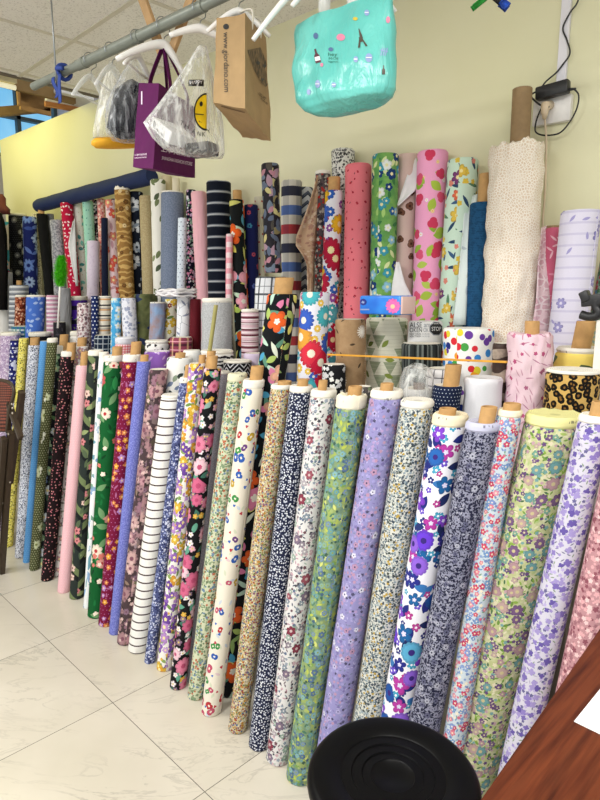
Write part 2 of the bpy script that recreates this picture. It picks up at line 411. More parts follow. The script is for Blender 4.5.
ROWS = {  # row: plane of the tops (c, k), how far the foot stands forward, base height
    'A': (1.435, 0, None, 0.0),
    'B': (1.575, 0, .0, COUNTER),
    'C': (1.745, .02, .005, COUNTER),
    'D': (None, WALL_K, .045, COUNTER)}
GROUP = {'A': 'long fabric rolls standing on the floor', 'B': 'low rolls behind the front row', 'C': 'short fabric rolls on the counter', 'D': 'fabric rolls standing against the wall'}
AXES = []; AROW = []
rng = random.Random(7)
def tube_body(bm, ax0, ax1, r, h0, h1, seg, rings, amp, rnd, rc=.0, mat_cap=1, steps=.03, fold=0, ragged=0, taper=0, bulge=0, crush=0):
    """wound cloth: a spiral step along the length, soft dents, turned edges; h0,h1 fractions of the axis"""
    uv = bm.loops.layers.uv.active
    L = (ax1-ax0).length
    th0 = rnd.uniform(0, TAU); ph = [rnd.uniform(0, TAU) for _ in range(6)]
    e = min(.007, r*.15)
    hs = [h0, h0+e/L]+[lerp(h0+e/L, h1-e/L, (i+1)/rings) for i in range(rings)]+[h1]
    rows = []
    for i, h in enumerate(hs):
        c = ax0.lerp(ax1, h)
        row = []
        for k in range(seg+1):
            th = TAU*k/seg
            rr = r*(1-steps*k/seg)
            z = h*L
            w = amp*(math.sin(3*th+ph[0]+z*5)*.5+math.sin(2*th+ph[1]-z*9)*.4+math.sin(z*17+ph[2]+th)*.35+math.sin(z*38+ph[3]+th*3)*.25)
            if fold: w += fold*(math.sin(z*30+th*2.0+ph[4])+.5*math.sin(z*71-th*1.5+ph[5]))
            if crush:
                cu = Vector((math.cos(th)*1.6, math.sin(th)*1.6, z*13+ph[0]-th*.6))
                w += crush*(noise.noise(cu)+.6*noise.noise(cu*2.3)-.5*abs(noise.noise(cu*1.4+Vector((5, 1, 0)))))
            rr *= 1+w
            rr *= 1+taper*(h-.5)+bulge*math.sin(PI*min(max(h, 0), 1))
            if i in (0, len(hs)-1): rr -= e*.8
            p = c+Vector((math.cos(th+th0)*rr, math.sin(th+th0)*rr, 0))
            if ragged and i >= len(hs)-2: p.z += ragged*(noise.noise(Vector((math.cos(th)*3, math.sin(th)*3, ph[0])))+.5*noise.noise(Vector((math.cos(th)*9, math.sin(th)*9, ph[1]))))*(1 if i == len(hs)-1 else .4)
            row.append((bm.verts.new(p), th*r, z))
        rows.append(row)
    def q(a, b, c_, d, m=0):
        f = bm.faces.new([x[0] for x in (a, b, c_, d)]); f.material_index = m
        for l, x in zip(f.loops, (a, b, c_, d)): l[uv].uv = (x[1], x[2])
    for ra, rb in zip(rows, rows[1:]):
        for k in range(seg): q(ra[k], ra[k+1], rb[k+1], rb[k])
        q(ra[seg], ra[0], rb[0], rb[seg])
    # top: wound layers sinking to the core
    ctr = ax0.lerp(ax1, h1); last = rows[-1]
    prev = last; R0 = r
    inner = max(rc*.98, .012)
    for s, dz in ((.55, -.0015), (1.0, -.004)):
        ring = []
        for k in range(seg+1):
            pp = last[k][0].co; d = Vector((pp.x-ctr.x, pp.y-ctr.y, 0)); dl = d.length
            rr = lerp(dl, min(inner, dl*.9), s)
            ring.append((bm.verts.new(Vector((ctr.x, ctr.y, lerp(pp.z, ctr.z, s)+dz))+d/dl*rr), 0, rr))
        for k in range(seg):
            a, b, c_, d_ = prev[k], prev[k+1], ring[k+1], ring[k]
            f = bm.faces.new([x[0] for x in (a, b, c_, d_)]); f.material_index = mat_cap
            for l, x, rv in zip(f.loops, (a, b, c_, d_), (lerp(R0, inner, 0 if prev is last else .55),)*2+(lerp(R0, inner, s),)*2): l[uv].uv = (0, rv)
        f = bm.faces.new((prev[seg][0], prev[0][0], ring[0][0], ring[seg][0])); f.material_index = mat_cap
        prev = ring
    f = bm.faces.new([x[0] for x in prev]); f.material_index = mat_cap
    f = bm.faces.new([x[0] for x in rows[0]][::-1]); f.material_index = mat_cap
def core_mesh(bm, base, d, rc, h):
    """cardboard tube with a bore; base inside the roll, standing out by h"""
    x, y, z = Vector((1, 0, 0)), Vector((0, 1, 0)), d
    seg = 20; pr = [(rc, -.045), (rc, h-.0015), (rc-.0015, h), (rc*.8, h), (rc*.8, -.02)]
    rings = [[bm.verts.new(base+z*hh+(x*math.cos(TAU*k/seg)+y*math.sin(TAU*k/seg))*r) for k in range(seg)] for r, hh in pr]
    for a, b in zip(rings, rings[1:]):
        for k in range(seg): bm.faces.new((a[k], a[(k+1) % seg], b[(k+1) % seg], b[k]))
    bm.faces.new(rings[0][::-1]); bm.faces.new(rings[-1])
NROLL = [0]
DRY = False
def resolve(a, e):
    row, tx, ty, bx, by, w, zb, dyb, c, k, fb, rmul, dy = a
    c += e; dy += e
    Pt = on_y(tx, ty, c, k)
    r = .5*w/FOC*depth(Pt)/math.sqrt(1+((tx-300)/FOC)**2)*rmul
    n = ray(tx, ty).cross(ray(bx, by))
    yb = 1.215+r*.9+dy*.8 if row == 'A' else c+k*Pt.x-(fb if dyb is None else dyb)
    xb = -(n.y*yb+n.z*(zb-CAM_H))/n.x
    return Vector((max(min(xb, Pt.x+.35), Pt.x-.35), yb, zb)), Pt, r
def roll(row, label, L, Rr, ty, bx, by, base, layers=(), core=None, selv=0, selc='#ece8de', edge='#e8e3d6', dy=0, ext=None,
         amp=.012, fold=0, ragged=0, taper=0, bulge=0, crush=0, wr=.25, zb=None, dyb=None, rough=.85, name='fabric_roll', cat='fabric roll', group=True, cardm=None, rmul=1, topc=None):
    c, k, fb, zb0 = ROWS[row]
    if zb is None: zb = zb0
    if ext is None: ext = .10 if row == 'A' else .0
    tx = (L+Rr)/2+ext*(Rr-L)/2; w = (Rr-L)*(1+ext)
    if row == 'D' or c is None:
        p = on_y(tx, ty, 2.0, k); r = .5*w/FOC*depth(p)
        c = WALL_C-.025-r*1.08
    if topc is not None: c = topc
    dy += DY.get(label, 0)
    c += dy
    Pt = on_y(tx, ty, c, k)
    r = .5*w/FOC*depth(Pt)/math.sqrt(1+((tx-300)/FOC)**2)*rmul
    Pb, Pt, r = resolve((row, tx, ty, bx, by, w, zb, dyb, c, k, fb, rmul, dy), 0)
    nm = NROLL[0]; NROLL[0] += 1
    if DRY: AXES.append((label, Pb, Pt, r)); AROW.append((row, lambda e, a=(row, tx, ty, bx, by, w, zb, dyb, c, k, fb, rmul, dy): resolve(a, e))); return None, Pb, Pt, r
    rnd = random.Random(100+nm)
    L3 = (Pt-Pb).length; d = (Pt-Pb).normalized()
    pxm = FOC/depth(Pt)
    fm = base if not isinstance(base, str) else fabric('cloth_%03d' % nm, base, layers, rough, wr)
    root = empty(name, Pb, label, cat, GROUP[row] if group else None)
    hs = selv/pxm/L3 if selv else 0
    rc = min(core[0]/2/pxm, r*.8) if core else 0
    big = depth(Pt) < 2.6 or row == 'A'
    seg = 64 if crush else 40 if big else 26
    bm = NB()
    tube_body(bm, Pb, Pt, r, .0, 1-hs, seg, 70 if crush else 30 if (fold or big) else 14, amp, rnd, rc, 1, fold=fold, crush=crush, taper=taper, bulge=bulge, ragged=0 if selv else ragged)
    obj('cloth', bm, [fm, edge_mat(edge)], root, sharp=40)
    if selv:
        bm = NB(); rnd2 = random.Random(100+nm)
        tube_body(bm, Pb, Pt, r*1.002+.0004, 1-hs-.003, 1.0, seg, 3, amp, rnd2, rc, 1, fold=fold, taper=taper, ragged=ragged)
        obj('selvage', bm, [selv_mat(selc), edge_mat(selc)], root, label='plain selvage band around the top', sharp=40)
    if core:
        off = core[2] if len(core) > 2 else 0
        b = Pt+RT*(off/pxm)
        bm = NB(); core_mesh(bm, b-d*.003, d, rc, core[1]/pxm)
        obj('cardboard_core', bm, cardm or M_CARD, root, sharp=35)
    AXES.append((label, Pb, Pt, r)); AROW.append(row)
    return root, Pb, Pt, r

# print helpers ------------------------------------------------------
def tiny(cols, sc, cols2=None, d=.8, leaf=None):
    o = []
    if leaf: o.append(('lf', sc*1.1, .5, .2, .8, leaf))
    o.append(('fl', sc*1.5, 4, .42, .4, .6, cols2 or cols, None))
    o.append(('fl', sc, 5, .42, .5, d, cols, None))
    return o
def bloom(sc, cols, leafc, cen='#f5e6a0', r=.46, small=None, stem=None, dens=.75, pet=5, dep=.5, cols2=None):
    o = []
    if stem: o.append(('wv', sc*.28, 9, .93, stem))
    o.append(('lf', sc*1.25, .5, .17, .8, leafc))
    if small: o.append(('fl', sc*2.1, 5, .36, .5, .45, small, None))
    if cols2: o.append(('fl', sc*1.2, 6, .36, .45, .6, cols2, cen))
    o.append(('fl', sc, pet, r, dep, dens, cols, cen))
    return o
# ------------------------------------------------------------------ the room
CEIL = 2.85
def mat_floor():
    m, T, bs, out = mat_base('marble_tile')
    tc = T.n('ShaderNodeTexCoord').outputs['Object']
    sx = T.n('ShaderNodeSeparateXYZ'); T.put(sx.inputs[0], tc)
    S = .613
    u = T.m('DIVIDE', T.m('ADD', sx.outputs[0], 2.04), S); v = T.m('DIVIDE', T.m('SUBTRACT', sx.outputs[1], .987), S)
    def edge(a):
        f = T.m('FRACT', T.m('ADD', a, 100)); return T.m('MINIMUM', f, T.m('SUBTRACT', 1, f))
    g = T.m('LESS_THAN', T.m('MINIMUM', edge(u), edge(v)), .0023)
    wn = T.n('ShaderNodeTexWhiteNoise', noise_dimensions='2D')
    cb = T.n('ShaderNodeCombineXYZ'); T.put(cb.inputs[0], T.m('FLOOR', u)); T.put(cb.inputs[1], T.m('FLOOR', v)); T.put(wn.inputs['Vector'], cb.outputs[0])
    p = T.vm('ADD', tc, T.vm('SCALE', wn.outputs[1], sc=7))
    rt_ = T.n('ShaderNodeVectorRotate'); rt_.inputs['Angle'].default_value = -PI/4; T.put(rt_.inputs['Vector'], p)
    st = T.vm('MULTIPLY', rt_.outputs[0], (1.3, 4.2, 1))
    vein = T.noise(st, 2.2, 6, .62, .9)
    vn = T.m('SUBTRACT', 1, T.m('MULTIPLY', T.m('ABSOLUTE', T.m('SUBTRACT', vein, .5)), 45), clamp=True)
    cloud = T.noise(p, 2.5, 4)
    base = T.ramp(cloud, [(.3, lin('#c9c2b2')), (.7, lin('#d6cfc1'))])
    col = T.mix(T.m('MULTIPLY', vn, T.m('MULTIPLY', T.ramp(T.noise(p, 3, 2), [(.42, (0, 0, 0, 1)), (.68, (1, 1, 1, 1))]), .5)), base, lin('#958f84'))
    col = T.mix(g, col, lin('#6a665e'))
    T.put(bs.inputs['Base Color'], col)
    bs.inputs['Roughness'].default_value = .22; bs.inputs['Specular IOR Level'].default_value = .4
    return m
def mat_wall():
    m, T, bs, out = mat_base('pale_yellow_paint')
    tc = T.n('ShaderNodeTexCoord').outputs['Object']
    c = T.ramp(T.noise(tc, 1.6, 4), [(.3, lin('#e0ddb8')), (.7, lin('#e8e5c6'))])
    sp = T.m('GREATER_THAN', T.noise(tc, 30, 2), .8)
    T.put(bs.inputs['Base Color'], T.mix(T.m('MULTIPLY', sp, .2), c, lin('#a79f7c')))
    bs.inputs['Roughness'].default_value = .5; bs.inputs['Specular IOR Level'].default_value = .35
    b = T.n('ShaderNodeBump'); b.inputs['Strength'].default_value = .15; b.inputs['Distance'].default_value = .004
    T.put(b.inputs['Height'], T.noise(tc, 14, 4)); T.L.new(b.outputs[0], bs.inputs['Normal'])
    return m
def mat_ceiling():
    m, T, bs, out = mat_base('mineral_fibre_tile')
    tc = T.n('ShaderNodeTexCoord').outputs['Object']
    pits = T.m('LESS_THAN', T.noise(tc, 110, 2, .6), .41)
    c = T.ramp(T.noise(tc, 2, 3), [(.3, lin('#ebe7e0')), (.7, lin('#f3f0ea'))])
    T.put(bs.inputs['Base Color'], T.mix(T.m('MULTIPLY', pits, .35), c, lin('#9a958c')))
    bs.inputs['Roughness'].default_value = .9
    return m
M_FLOOR = mat_floor(); M_WALL = mat_wall(); M_CEIL = mat_ceiling()
M_GRID = simple('ceiling_grid_metal', '#d4cec0', .5)
M_GREYWALL = simple('grey_plaster', '#c4beb2', .8)
XL, XR, YF = -6.9, 1.6, -2.6
bm = NB(); box(bm, (XL-.1, YF, -.06), (XR, 3.2, 0)); struct('floor', bm, M_FLOOR)
# back wall, turned a little against the row of rolls
bm = NB()
def wall_slab(bm, x0, x1, z0, z1, th=.1):
    P = [(x0, wall_y(x0)), (x1, wall_y(x1)), (x1, wall_y(x1)+th), (x0, wall_y(x0)+th)]
    v = [bm.verts.new((x, y, z)) for z in (z0, z1) for x, y in P]
    for f in ((3, 2, 1, 0), (4, 5, 6, 7), (0, 1, 5, 4), (1, 2, 6, 5), (2, 3, 7, 6), (3, 0, 4, 7)): bm.faces.new([v[i] for i in f])
wall_slab(bm, -5.46, XR, 0, CEIL); struct('wall_back', bm, M_WALL)
bm = NB(); box(bm, (XL-.1, YF, 0), (XL, 2.35, 4.2)); box(bm, (XL-.1, 3.1, 0), (XL, 3.2, 4.2)); box(bm, (XL-.1, 2.35, 0), (XL, 3.1, 3.02)); box(bm, (XL-.1, 2.35, 3.85), (XL, 3.1, 4.2))
struct('wall_left', bm, M_GREYWALL)
bm = NB(); box(bm, (XL, 3.1, 0), (-3.6, 3.2, 4.2)); struct('wall_rear', bm, simple('lilac_grey_plaster', '#cfcad6', .8))
# suspended ceiling of lay-in tiles, ending at X = -3.67
CX0 = -3.82
bm = NB(); box(bm, (CX0, YF, CEIL), (XR, wall_y(XR)+.1, CEIL+.02)); struct('ceiling', bm, M_CEIL)
bm = NB()
gx = -3.115
xs = [gx+.643*i for i in range(-1, 8)]
for x in xs: box(bm, (x-.012, YF, CEIL-.004), (x+.012, wall_y(x)-.0, CEIL+.002))
for j in range(-6, 2):
    y = 1.506+.643*j
    box(bm, (CX0, y-.012, CEIL-.005), (XR, y+.012, CEIL+.003))
struct('trim_1', bm, M_GRID)
bm = NB(); box(bm, (CX0-.02, YF, CEIL-.012), (CX0, 2.0, CEIL+.05)); struct('trim_2', bm, simple('grey_angle', '#6f675a', .6))
bm = NB(); box(bm, (CX0-3.3, YF, 3.98), (CX0, 3.2, 4.0)); struct('ceiling_upper', bm, simple('dull_upper_ceiling', '#a89a80', .9))
# counter that carries the back rows
M_BOARD = simple('counter_board', '#6f655a', .6)
ct = empty('counter', (-2.2, 1.7, 0), 'long pale board counter along the wall, hidden behind the rolls', 'counter')
bm = NB()
x0, x1 = -5.3, 1.0
P = [(x0, 1.545), (x1, 1.545), (x1, wall_y(x1)-.005), (x0, wall_y(x0)-.005)]
v = [bm.verts.new((x, y, z)) for z in (COUNTER-.03, COUNTER) for x, y in P]
for f in ((3, 2, 1, 0), (4, 5, 6, 7), (0, 1, 5, 4), (1, 2, 6, 5), (2, 3, 7, 6), (3, 0, 4, 7)): bm.faces.new([v[i] for i in f])
obj('worktop', bm, M_BOARD, ct, False)
for x in (-5.25, -3.6, -2.1, -.6, .95):
    bm = NB(); box(bm, (x-.02, 1.66, 0), (x+.02, wall_y(x)-.02, COUNTER-.03)); obj('support_panel', bm, M_BOARD, ct, False)

# window in the left wall, high up
M_GLASS, T, bs, out = mat_base('daylit_glass')
tc = T.n('ShaderNodeTexCoord').outputs['Object']
bs.inputs['Base Color'].default_value = lin('#4c9ad6'); bs.inputs['Roughness'].default_value = .3
T.put(bs.inputs['Emission Color'], T.ramp(T.noise(tc, 3, 2), [(.3, lin('#6cb4e0')), (.7, lin('#9ad2f0'))])); bs.inputs['Emission Strength'].default_value = .85
bm = NB(); box(bm, (XL-.06, 2.35, 3.02), (XL-.05, 3.1, 3.85)); 
wn = struct('window_1', bm, M_GLASS)
bm = NB()
M_WFR = simple('brown_window_frame', '#4a5a60', .6)
for y in (2.35, 2.66, 3.06): box(bm, (XL-.05, y, 3.02), (XL+.02, y+.04, 3.85))
for z in (3.02, 3.42, 3.81): box(bm, (XL-.05, 2.35, z), (XL+.02, 3.1, z+.035))
o = obj('window_frame', bm, M_WFR, None, False); o.parent = wn

# ------------------------------------------------------------------ lamps
def lamp_mat(name, col, st):
    m, T, bs, out = mat_base(name)
    bs.inputs['Base Color'].default_value = (1, 1, 1, 1); bs.inputs['Emission Color'].default_value = lin(col); bs.inputs['Emission Strength'].default_value = st
    return m
M_WHITEMETAL = simple('white_enamel', '#e9e7e2', .4)
M_LAMP = lamp_mat('lamp_diffuser', '#fff6ea', 4)
def area(name, loc, sx, sy, power, col=(1, .99, .95), rot=(0, 0, 0)):
    ld = bpy.data.lights.new(name, 'AREA'); ld.shape = 'RECTANGLE'; ld.size = sx; ld.size_y = sy; ld.energy = power; ld.color = col
    o = bpy.data.objects.new(name, ld); C.objects.link(o); o.location = loc; o.rotation_euler = rot
    return o
LAMPS = [(-2.68, -.1), (-1.14, -.7), (.1, .2), (-1.14, -1.9)]
for i, (x, y) in enumerate(LAMPS):
    r0 = empty('ceiling_light', (x, y, CEIL-.03), 'white recessed ceiling panel light number above the shop floor', 'ceiling light', 'recessed ceiling panel lights')
    r0['label'] = 'white recessed ceiling panel light above the open shop floor'
    bm = NB(); box(bm, (x-.29, y-.29, CEIL-.03), (x+.29, y+.29, CEIL-.006), bev=.004); obj('light_frame', bm, M_WHITEMETAL, r0)
    bm = NB(); box(bm, (x-.26, y-.26, CEIL-.034), (x+.26, y+.26, CEIL-.0301)); obj('light_diffuser', bm, M_LAMP, r0, False)
    area('panel_lamp', (x, y, CEIL-.045), .5, .5, LAMP_W[i])
# strip light at the edge of the suspended ceiling and one in the left bay
M_TUBE = lamp_mat('fluorescent_tube', '#efe6b8', .55)
def batten(name, a, b, label):
    a, b = Vector(a), Vector(b)
    r0 = empty(name, (a+b)/2, label, 'strip light')
    bm = NB(); bar(bm, a, b, .05, .05); obj('housing', bm, simple('cream_housing', '#cfc4a0', .5), r0, False)
    d = Vector((0, 0, -.045)); bm = NB(); tube(bm, [a+d, b+d], .014, 12); obj('light_tube', bm, M_TUBE, r0)
batten('strip_light', (-3.866, .55, 2.84), (-3.866, 1.50, 2.84), 'slim fluorescent strip light along the edge of the ceiling tiles')
area('strip_lamp', (-3.95, 1.0, 2.70), .1, .9, STRIP_W, (1, .95, .62))
batten('wall_strip_light', (-5.45, 1.33, 3.09), (-4.35, 1.35, 3.09), 'yellow strip light above the left end of the yellow wall')
area('bay_lamp', (-4.9, 1.35, 3.0), 1.1, .12, BAY_W, (1, .93, .22), (R(38), 0, R(2)))

w = bpy.data.worlds.new('world'); bpy.context.scene.world = w; w.use_nodes = True
w.node_tree.nodes['Background'].inputs[0].default_value = (.97, 1, 1, 1); w.node_tree.nodes['Background'].inputs[1].default_value = WORLD
vs = bpy.context.scene.view_settings
vs.view_transform = 'Standard'; vs.look = 'None'; vs.gamma = 1; vs.use_curve_mapping = False; vs.exposure = EXPO
# ------------------------------------------------------------------ ROW A : long rolls on the floor, leaning on the counter
W = '#f4f1ea'
A = 'A'
A_ROLLS = [
 # label, L, R, top, bottom x, bottom y, base, layers, options
 ('lilac roll with tiny white buds at the far left end', 0, 19, 332, -2, 545, '#b9a3c3', tiny(['#e9dfee', '#cdbcd6', '#9c86ad'], 75), dict(selv=3, dy=.06)),
 ('navy roll with white square patchwork print beside the lilac roll', 10, 19, 340, 6, 548, '#23255f', [('st', .05, .45, '#2b2f7a', 'v', .2, 1), ('dg', .028, .22, '#d9dcf0'), ('nz', 22, .6, '#cfd4ee', .9)], dict(dy=.03)),
 ('yellow roll with small dark sprigs, partly behind the folded chair', 19, 28, 338, 8, 549, '#e7da6b', tiny(['#6d6a3a', '#a39a45', '#f3ec9f'], 80, d=.5), dict(dy=.01)),
 ('white roll sprinkled with tiny black marks and a brown core', 28, 40, 345, 21, 556, '#dfe1ea', tiny(['#2f3346', '#56607c', '#8e95ab'], 95, d=.55), dict(core=(9, 8))),
 ('plain sky blue roll between white and olive rolls', 40, 48, 341, 27, 562, '#5b9bd8', [('dg', .012, .2, '#7fb4e6')], dict(dy=.01)),
 ('olive polka dot roll with scattered white flowers', 47, 57, 338, 34, 570, '#4d5234', [('dg', .014, .22, '#a9aa86'), ('fl', 9, 5, .3, .4, .75, ['#e9ead7', '#c9cfaa'], '#7f8a52')], dict(selv=4, dy=.01)),
 ('black roll with blue and white blossoms beside the olive one', 56, 66, 345, 44, 576, '#1a1d24', bloom(14, ['#dfe6ee', '#7f9bd1', '#a9c6a2'], ['#5c8054', '#3f5d4a'], dens=.6), dict(selv=8, core=(11, 11, 2), dy=.05)),
 ('black roll with tiny pink dots near the left end', 61, 74, 351, 47, 585, '#1c1114', [('fl', 58, 4, .26, .4, .62, ['#c47a84', '#a8606a', '#d0988f'], None)], dict(selv=5, core=(9, 9, 3))),
 ('white roll with dusty rose sprigs behind the plain pink roll', 73, 87, 346, 58, 589, '#ece8e4', bloom(26, ['#c99aa2', '#8b7f86', '#d6b6b6'], ['#8d9a86', '#77746f'], dens=.7), dict(core=(9, 9, 1), dy=.07)),
 ('plain baby pink roll with a brown core', 76, 89, 365, 64, 593, '#f0bcc4', [('dg', .009, .2, '#f7d6da')], dict(core=(8, 14, 1))),
 ('dark green patchwork roll with leaf diamonds and red buds', 88, 102, 350, 76, 604, '#2b3330', [('cv', .16, .42, 1.6, '#6f7d55'), ('cv', .16, .18, 1.6, '#1b1e20'), ('lf', 16, .48, .2, .6, ['#93a06f', '#55644a']), ('fl', 15, 5, .3, .5, .45, ['#d7868a', '#e9c9bd'], '#6b2f35')], dict(selv=5, dy=.02)),
 ('white roll with blue and teal leaf sprays beside the green rose roll', 99, 108, 352, 88, 607, '#eef0f2', [('lf', 13, .6, .16, .8, ['#6f9fb0', '#7aa58f', '#8fb0d6']), ('fl', 13, 5, .28, .5, .5, ['#86a9d8', '#b7cfe3'], '#f2efe2')], dict(selv=5, dy=.03)),
 ('emerald green roll printed with cream and red roses', 104, 122, 355, 97, 614, '#115a2c', [('lf', 26, .5, .16, .6, ['#1a6e3a', '#0b3d20']), ('lf', 14, .5, .2, .5, ['#2f8a4b', '#6f9a6a']), ('fl', 13, 7, .42, .3, .55, ['#f1d2c2', '#e0a094', '#efe2cf', '#c85a5a'], '#b83a3e'), ('fl', 24, 5, .36, .4, .25, ['#f4e7d5', '#d97a70'], None)], dict(selv=6, core=(10, 9, 3))),
 ('burgundy roll scattered with orange flowers', 123, 140, 354, 106, 632, '#76163a', [('dg', .02, .12, '#b26ba0'), ('fl', 26, 5, .4, .5, .6, ['#e39a3c', '#d97f4c', '#b98ac6'], '#f5d88a'), ('lf', 26, .4, .12, .4, ['#a8618a'])], dict(selv=7, core=(10, 13, 3))),
 ('plain periwinkle roll with brown core beside the burgundy one', 137, 150, 361, 115, 637, '#6a70bd', [('nz', 150, .52, '#8a90d6', .8)], dict(core=(8, 7))),
 ('mauve roll printed with large faded roses', 149, 167, 369, 126, 641, '#4a3b3f', [('lf', 15, .42, .2, 1, ['#7c6a6a', '#8f7c84', '#544a40', '#6d6a52', '#3a322f']), ('lf', 22, .42, .16, .9, ['#6a5a5c', '#8a7468', '#3a302e']), ('fl', 24, 7, .42, .4, .55, ['#b99a9a', '#84687a', '#a07e84'], '#6a4a56'), ('fl', 12, 9, .42, .3, .75, ['#b98c94', '#946f7e', '#c4a09e', '#a47f84'], '#7d5060'), ('fl', 40, 5, .36, .5, .4, ['#d4b6b2', '#7a5a64'], None)], dict()),
 ('white roll with thin dark horizontal stripes', 161, 182, 394, 137, 662, '#efede8', [('st', .0375, .17, '#4b3a3d', 'v', 0, 1)], dict(selv=3, edge='#f4f2ee')),
 ('slim navy and white speckled roll next to the striped roll', 180, 191, 377, 149, 669, '#4c5480', tiny(['#c9cfe6', '#8e98c4', '#2b3157'], 80, d=.75), dict(selv=5, dy=.0, core=(6, 13, 1))),
 ('short white roll with grey green leaf print behind striped roll', 167, 191, 357, 152, 600, '#f1f1ee', [('lf', 24, .44, .26, .7, ['#5e7568', '#7b8aa6', '#39443f', '#93a38c'])], dict(dy=.12, core=(10, 5), edge='#f4f2ee')),
 ('white roll with purple pansies and golden flowers', 189, 205, 363, 164, 676, '#ece9e2', bloom(20, ['#8a5fb4', '#6f469e', '#d69a34', '#b48ac8', '#d8b03c'], ['#6f8f4c', '#8aa35f', '#4f7040'], dens=1, r=.52, small=['#c09ad8', '#e0b040', '#7a9a50'], cols2=['#7f54ae', '#c8a0dc', '#e0a838']), dict(dy=.015, core=(7, 9, 4))),
 ('black roll with pink peonies and small white flowers', 204, 220, 368, 178, 686, '#151418', [('lf', 20, .5, .22, .8, ['#5f9a86', '#3f6d5f', '#8aa8a0']), ('fl', 30, 5, .42, .5, .75, ['#eadfe4', '#e0aabc', '#8a6f86', '#d8a848'], '#d8c36a'), ('fl', 13, 8, .46, .3, .8, ['#d97f9c', '#cc6488', '#e8aabc', '#e8c0cc'], '#b54c70')], dict(core=(10, 13, -1))),
 ('narrow plain grey roll between peony and cream floral rolls', 216, 229, 371, 188, 694, '#8f8b95', [('nz', 190, .52, '#aaa6ae', .7)], dict(dy=.05, selv=2)),
 ('cream green roll of tiny sprigs with folded cream top', 228, 246, 373, 195, 709, '#c9cdb0', tiny(['#7f9474', '#b5674a', '#6b86a0', '#5f7358'], 62, leaf=['#8fa27c', '#6d8468'], d=.6), dict(selv=7, selc='#dcd9bd', ragged=.003)),
 ('cream roll printed with small coloured animals and letters', 243, 263, 379, 211, 713, '#e6dfd0', [('lf', 24, .3, .12, .55, ['#c4ccd8', '#dcc4c8', '#d0d4bc']), ('fl', 21, 2, .34, .5, .75, ['#b8343c', '#2f5cb0', '#c0a036', '#6a3f80', '#3f8f4a', '#c0506c'], '#e6dfd0'), ('fl', 30, 3, .2, .6, .3, ['#b83a4a', '#3f68b8'], None)], dict(selv=8, core=(13, 14, 2), dy=-.005)),
 ('tall black tropical roll with orange hibiscus and a wide core', 266, 299, 294, 222, 727, '#12161a', [('lf', 17, .62, .15, .9, ['#7fb0a8', '#b8d4c4', '#8fae6a', '#5f8f7a', '#d9e0d0']), ('lf', 20, .44, .24, .7, ['#e3dd7a', '#a8bf6a', '#4d9ec4', '#d97fa6']), ('fl', 8.5, 5, .42, .45, .7, ['#e8642c', '#e58ab0', '#e8642c', '#f0b79a'], '#f4efe2')], dict(dy=.10, ext=0, core=(19, 17, 0), rmul=.93)),
 ('ochre multicoloured roll covered in tiny dense blossoms', 271, 290, 384, 236, 743, '#c4b894', tiny(['#b8812f', '#7f5470', '#4f6a8c', '#963f34', '#d8cdb4', '#6f824a'], 100, ['#e4dac4', '#c88f38', '#6a5a8a', '#5a4a3a'], d=1, leaf=['#8a7a4a', '#a89a6a']), dict(selv=4, core=(14, 4, 3))),
 ('navy roll with dense white pebbles print', 290, 311, 385, 259, 747, '#20263f', [('fl', 112, 3, .36, .5, .95, ['#dfe2ea', '#c6cada'], None)], dict(selv=6, core=(11, 7, 1), amp=.008)),
 ('white roll with crimson and grey scrolling flowers', 311, 335, 389, 277, 768, '#d9d6d6', [('lf', 60, .42, .14, .95, ['#7d8a92', '#9fb0a2', '#4d5566', '#b98fa0', '#6a5a64']), ('fl', 66, 5, .4, .5, .6, ['#8f98a6', '#c4a3ac', '#5b6a86', '#6a4a54', '#46444e'], None), ('fl', 34, 6, .4, .5, .5, ['#7f8c9a', '#a9a0a8', '#8a7f8c', '#94a89c'], '#dcd9d9'), ('fl', 15, 6, .27, .35, .5, ['#84384a', '#7c6c82', '#98505f'], '#cbb6b6')], dict(selv=7, core=(9, 10, -2))),
 ('green and yellow watercolour floral roll with frayed cream edge', 337, 365, 394, 299, 783, '#86996c', [('cl', 24, '#b2bf4e', .8), ('cl', 30, '#4f7a80', .9), ('lf', 40, .42, .18, .9, ['#7a9e50', '#b8c254', '#4f7a62', '#d0d47a']), ('fl', 70, 5, .4, .5, .7, ['#a0b070', '#46607a', '#6f9a98', '#3f5a4c'], None), ('fl', 40, 6, .42, .3, .75, ['#6a9c9e', '#7890a8', '#566f92', '#86a894', '#80acb4'], '#8fa05a')], dict(selv=13, selc='#ece6cf', ragged=.006, core=(14, 9, 2), amp=.02, crush=.04)),
 ('dark floral strip of cloth behind the watercolour roll', 356, 372, 386, 318, 770, '#54504e', tiny(['#8a6a70', '#7d8a6a', '#b0a8a0', '#3a3a44'], 60), dict(dy=.10, ext=0)),
 ('lilac roll with small white and purple flowers', 371, 401, 389, 324, 800, '#938ec0', [('lf', 80, .42, .14, .85, ['#76809a', '#847bb0', '#b0abd4']), ('fl', 76, 5, .42, .5, .7, ['#b098c4', '#7a71a8', '#b890a8', '#a09cce', '#504c6c'], None), ('fl', 30, 5, .32, .5, .5, ['#dcdaea', '#b0a9d4', '#b890ae', '#bcb6da'], '#4a4668')], dict(selv=8, core=(13, 7, -1))),
 ('white roll with dense black and ochre speckle flowers', 401, 432, 399, 357, 800, '#d0d0c8', tiny(['#3a4654', '#5a6c78', '#b2963f', '#8e9ea6', '#454b46'], 100, ['#5c6a74', '#a5aeac', '#4a545e'], d=.95, leaf=['#5f6c72', '#a0a8a4']), dict(selv=7)),
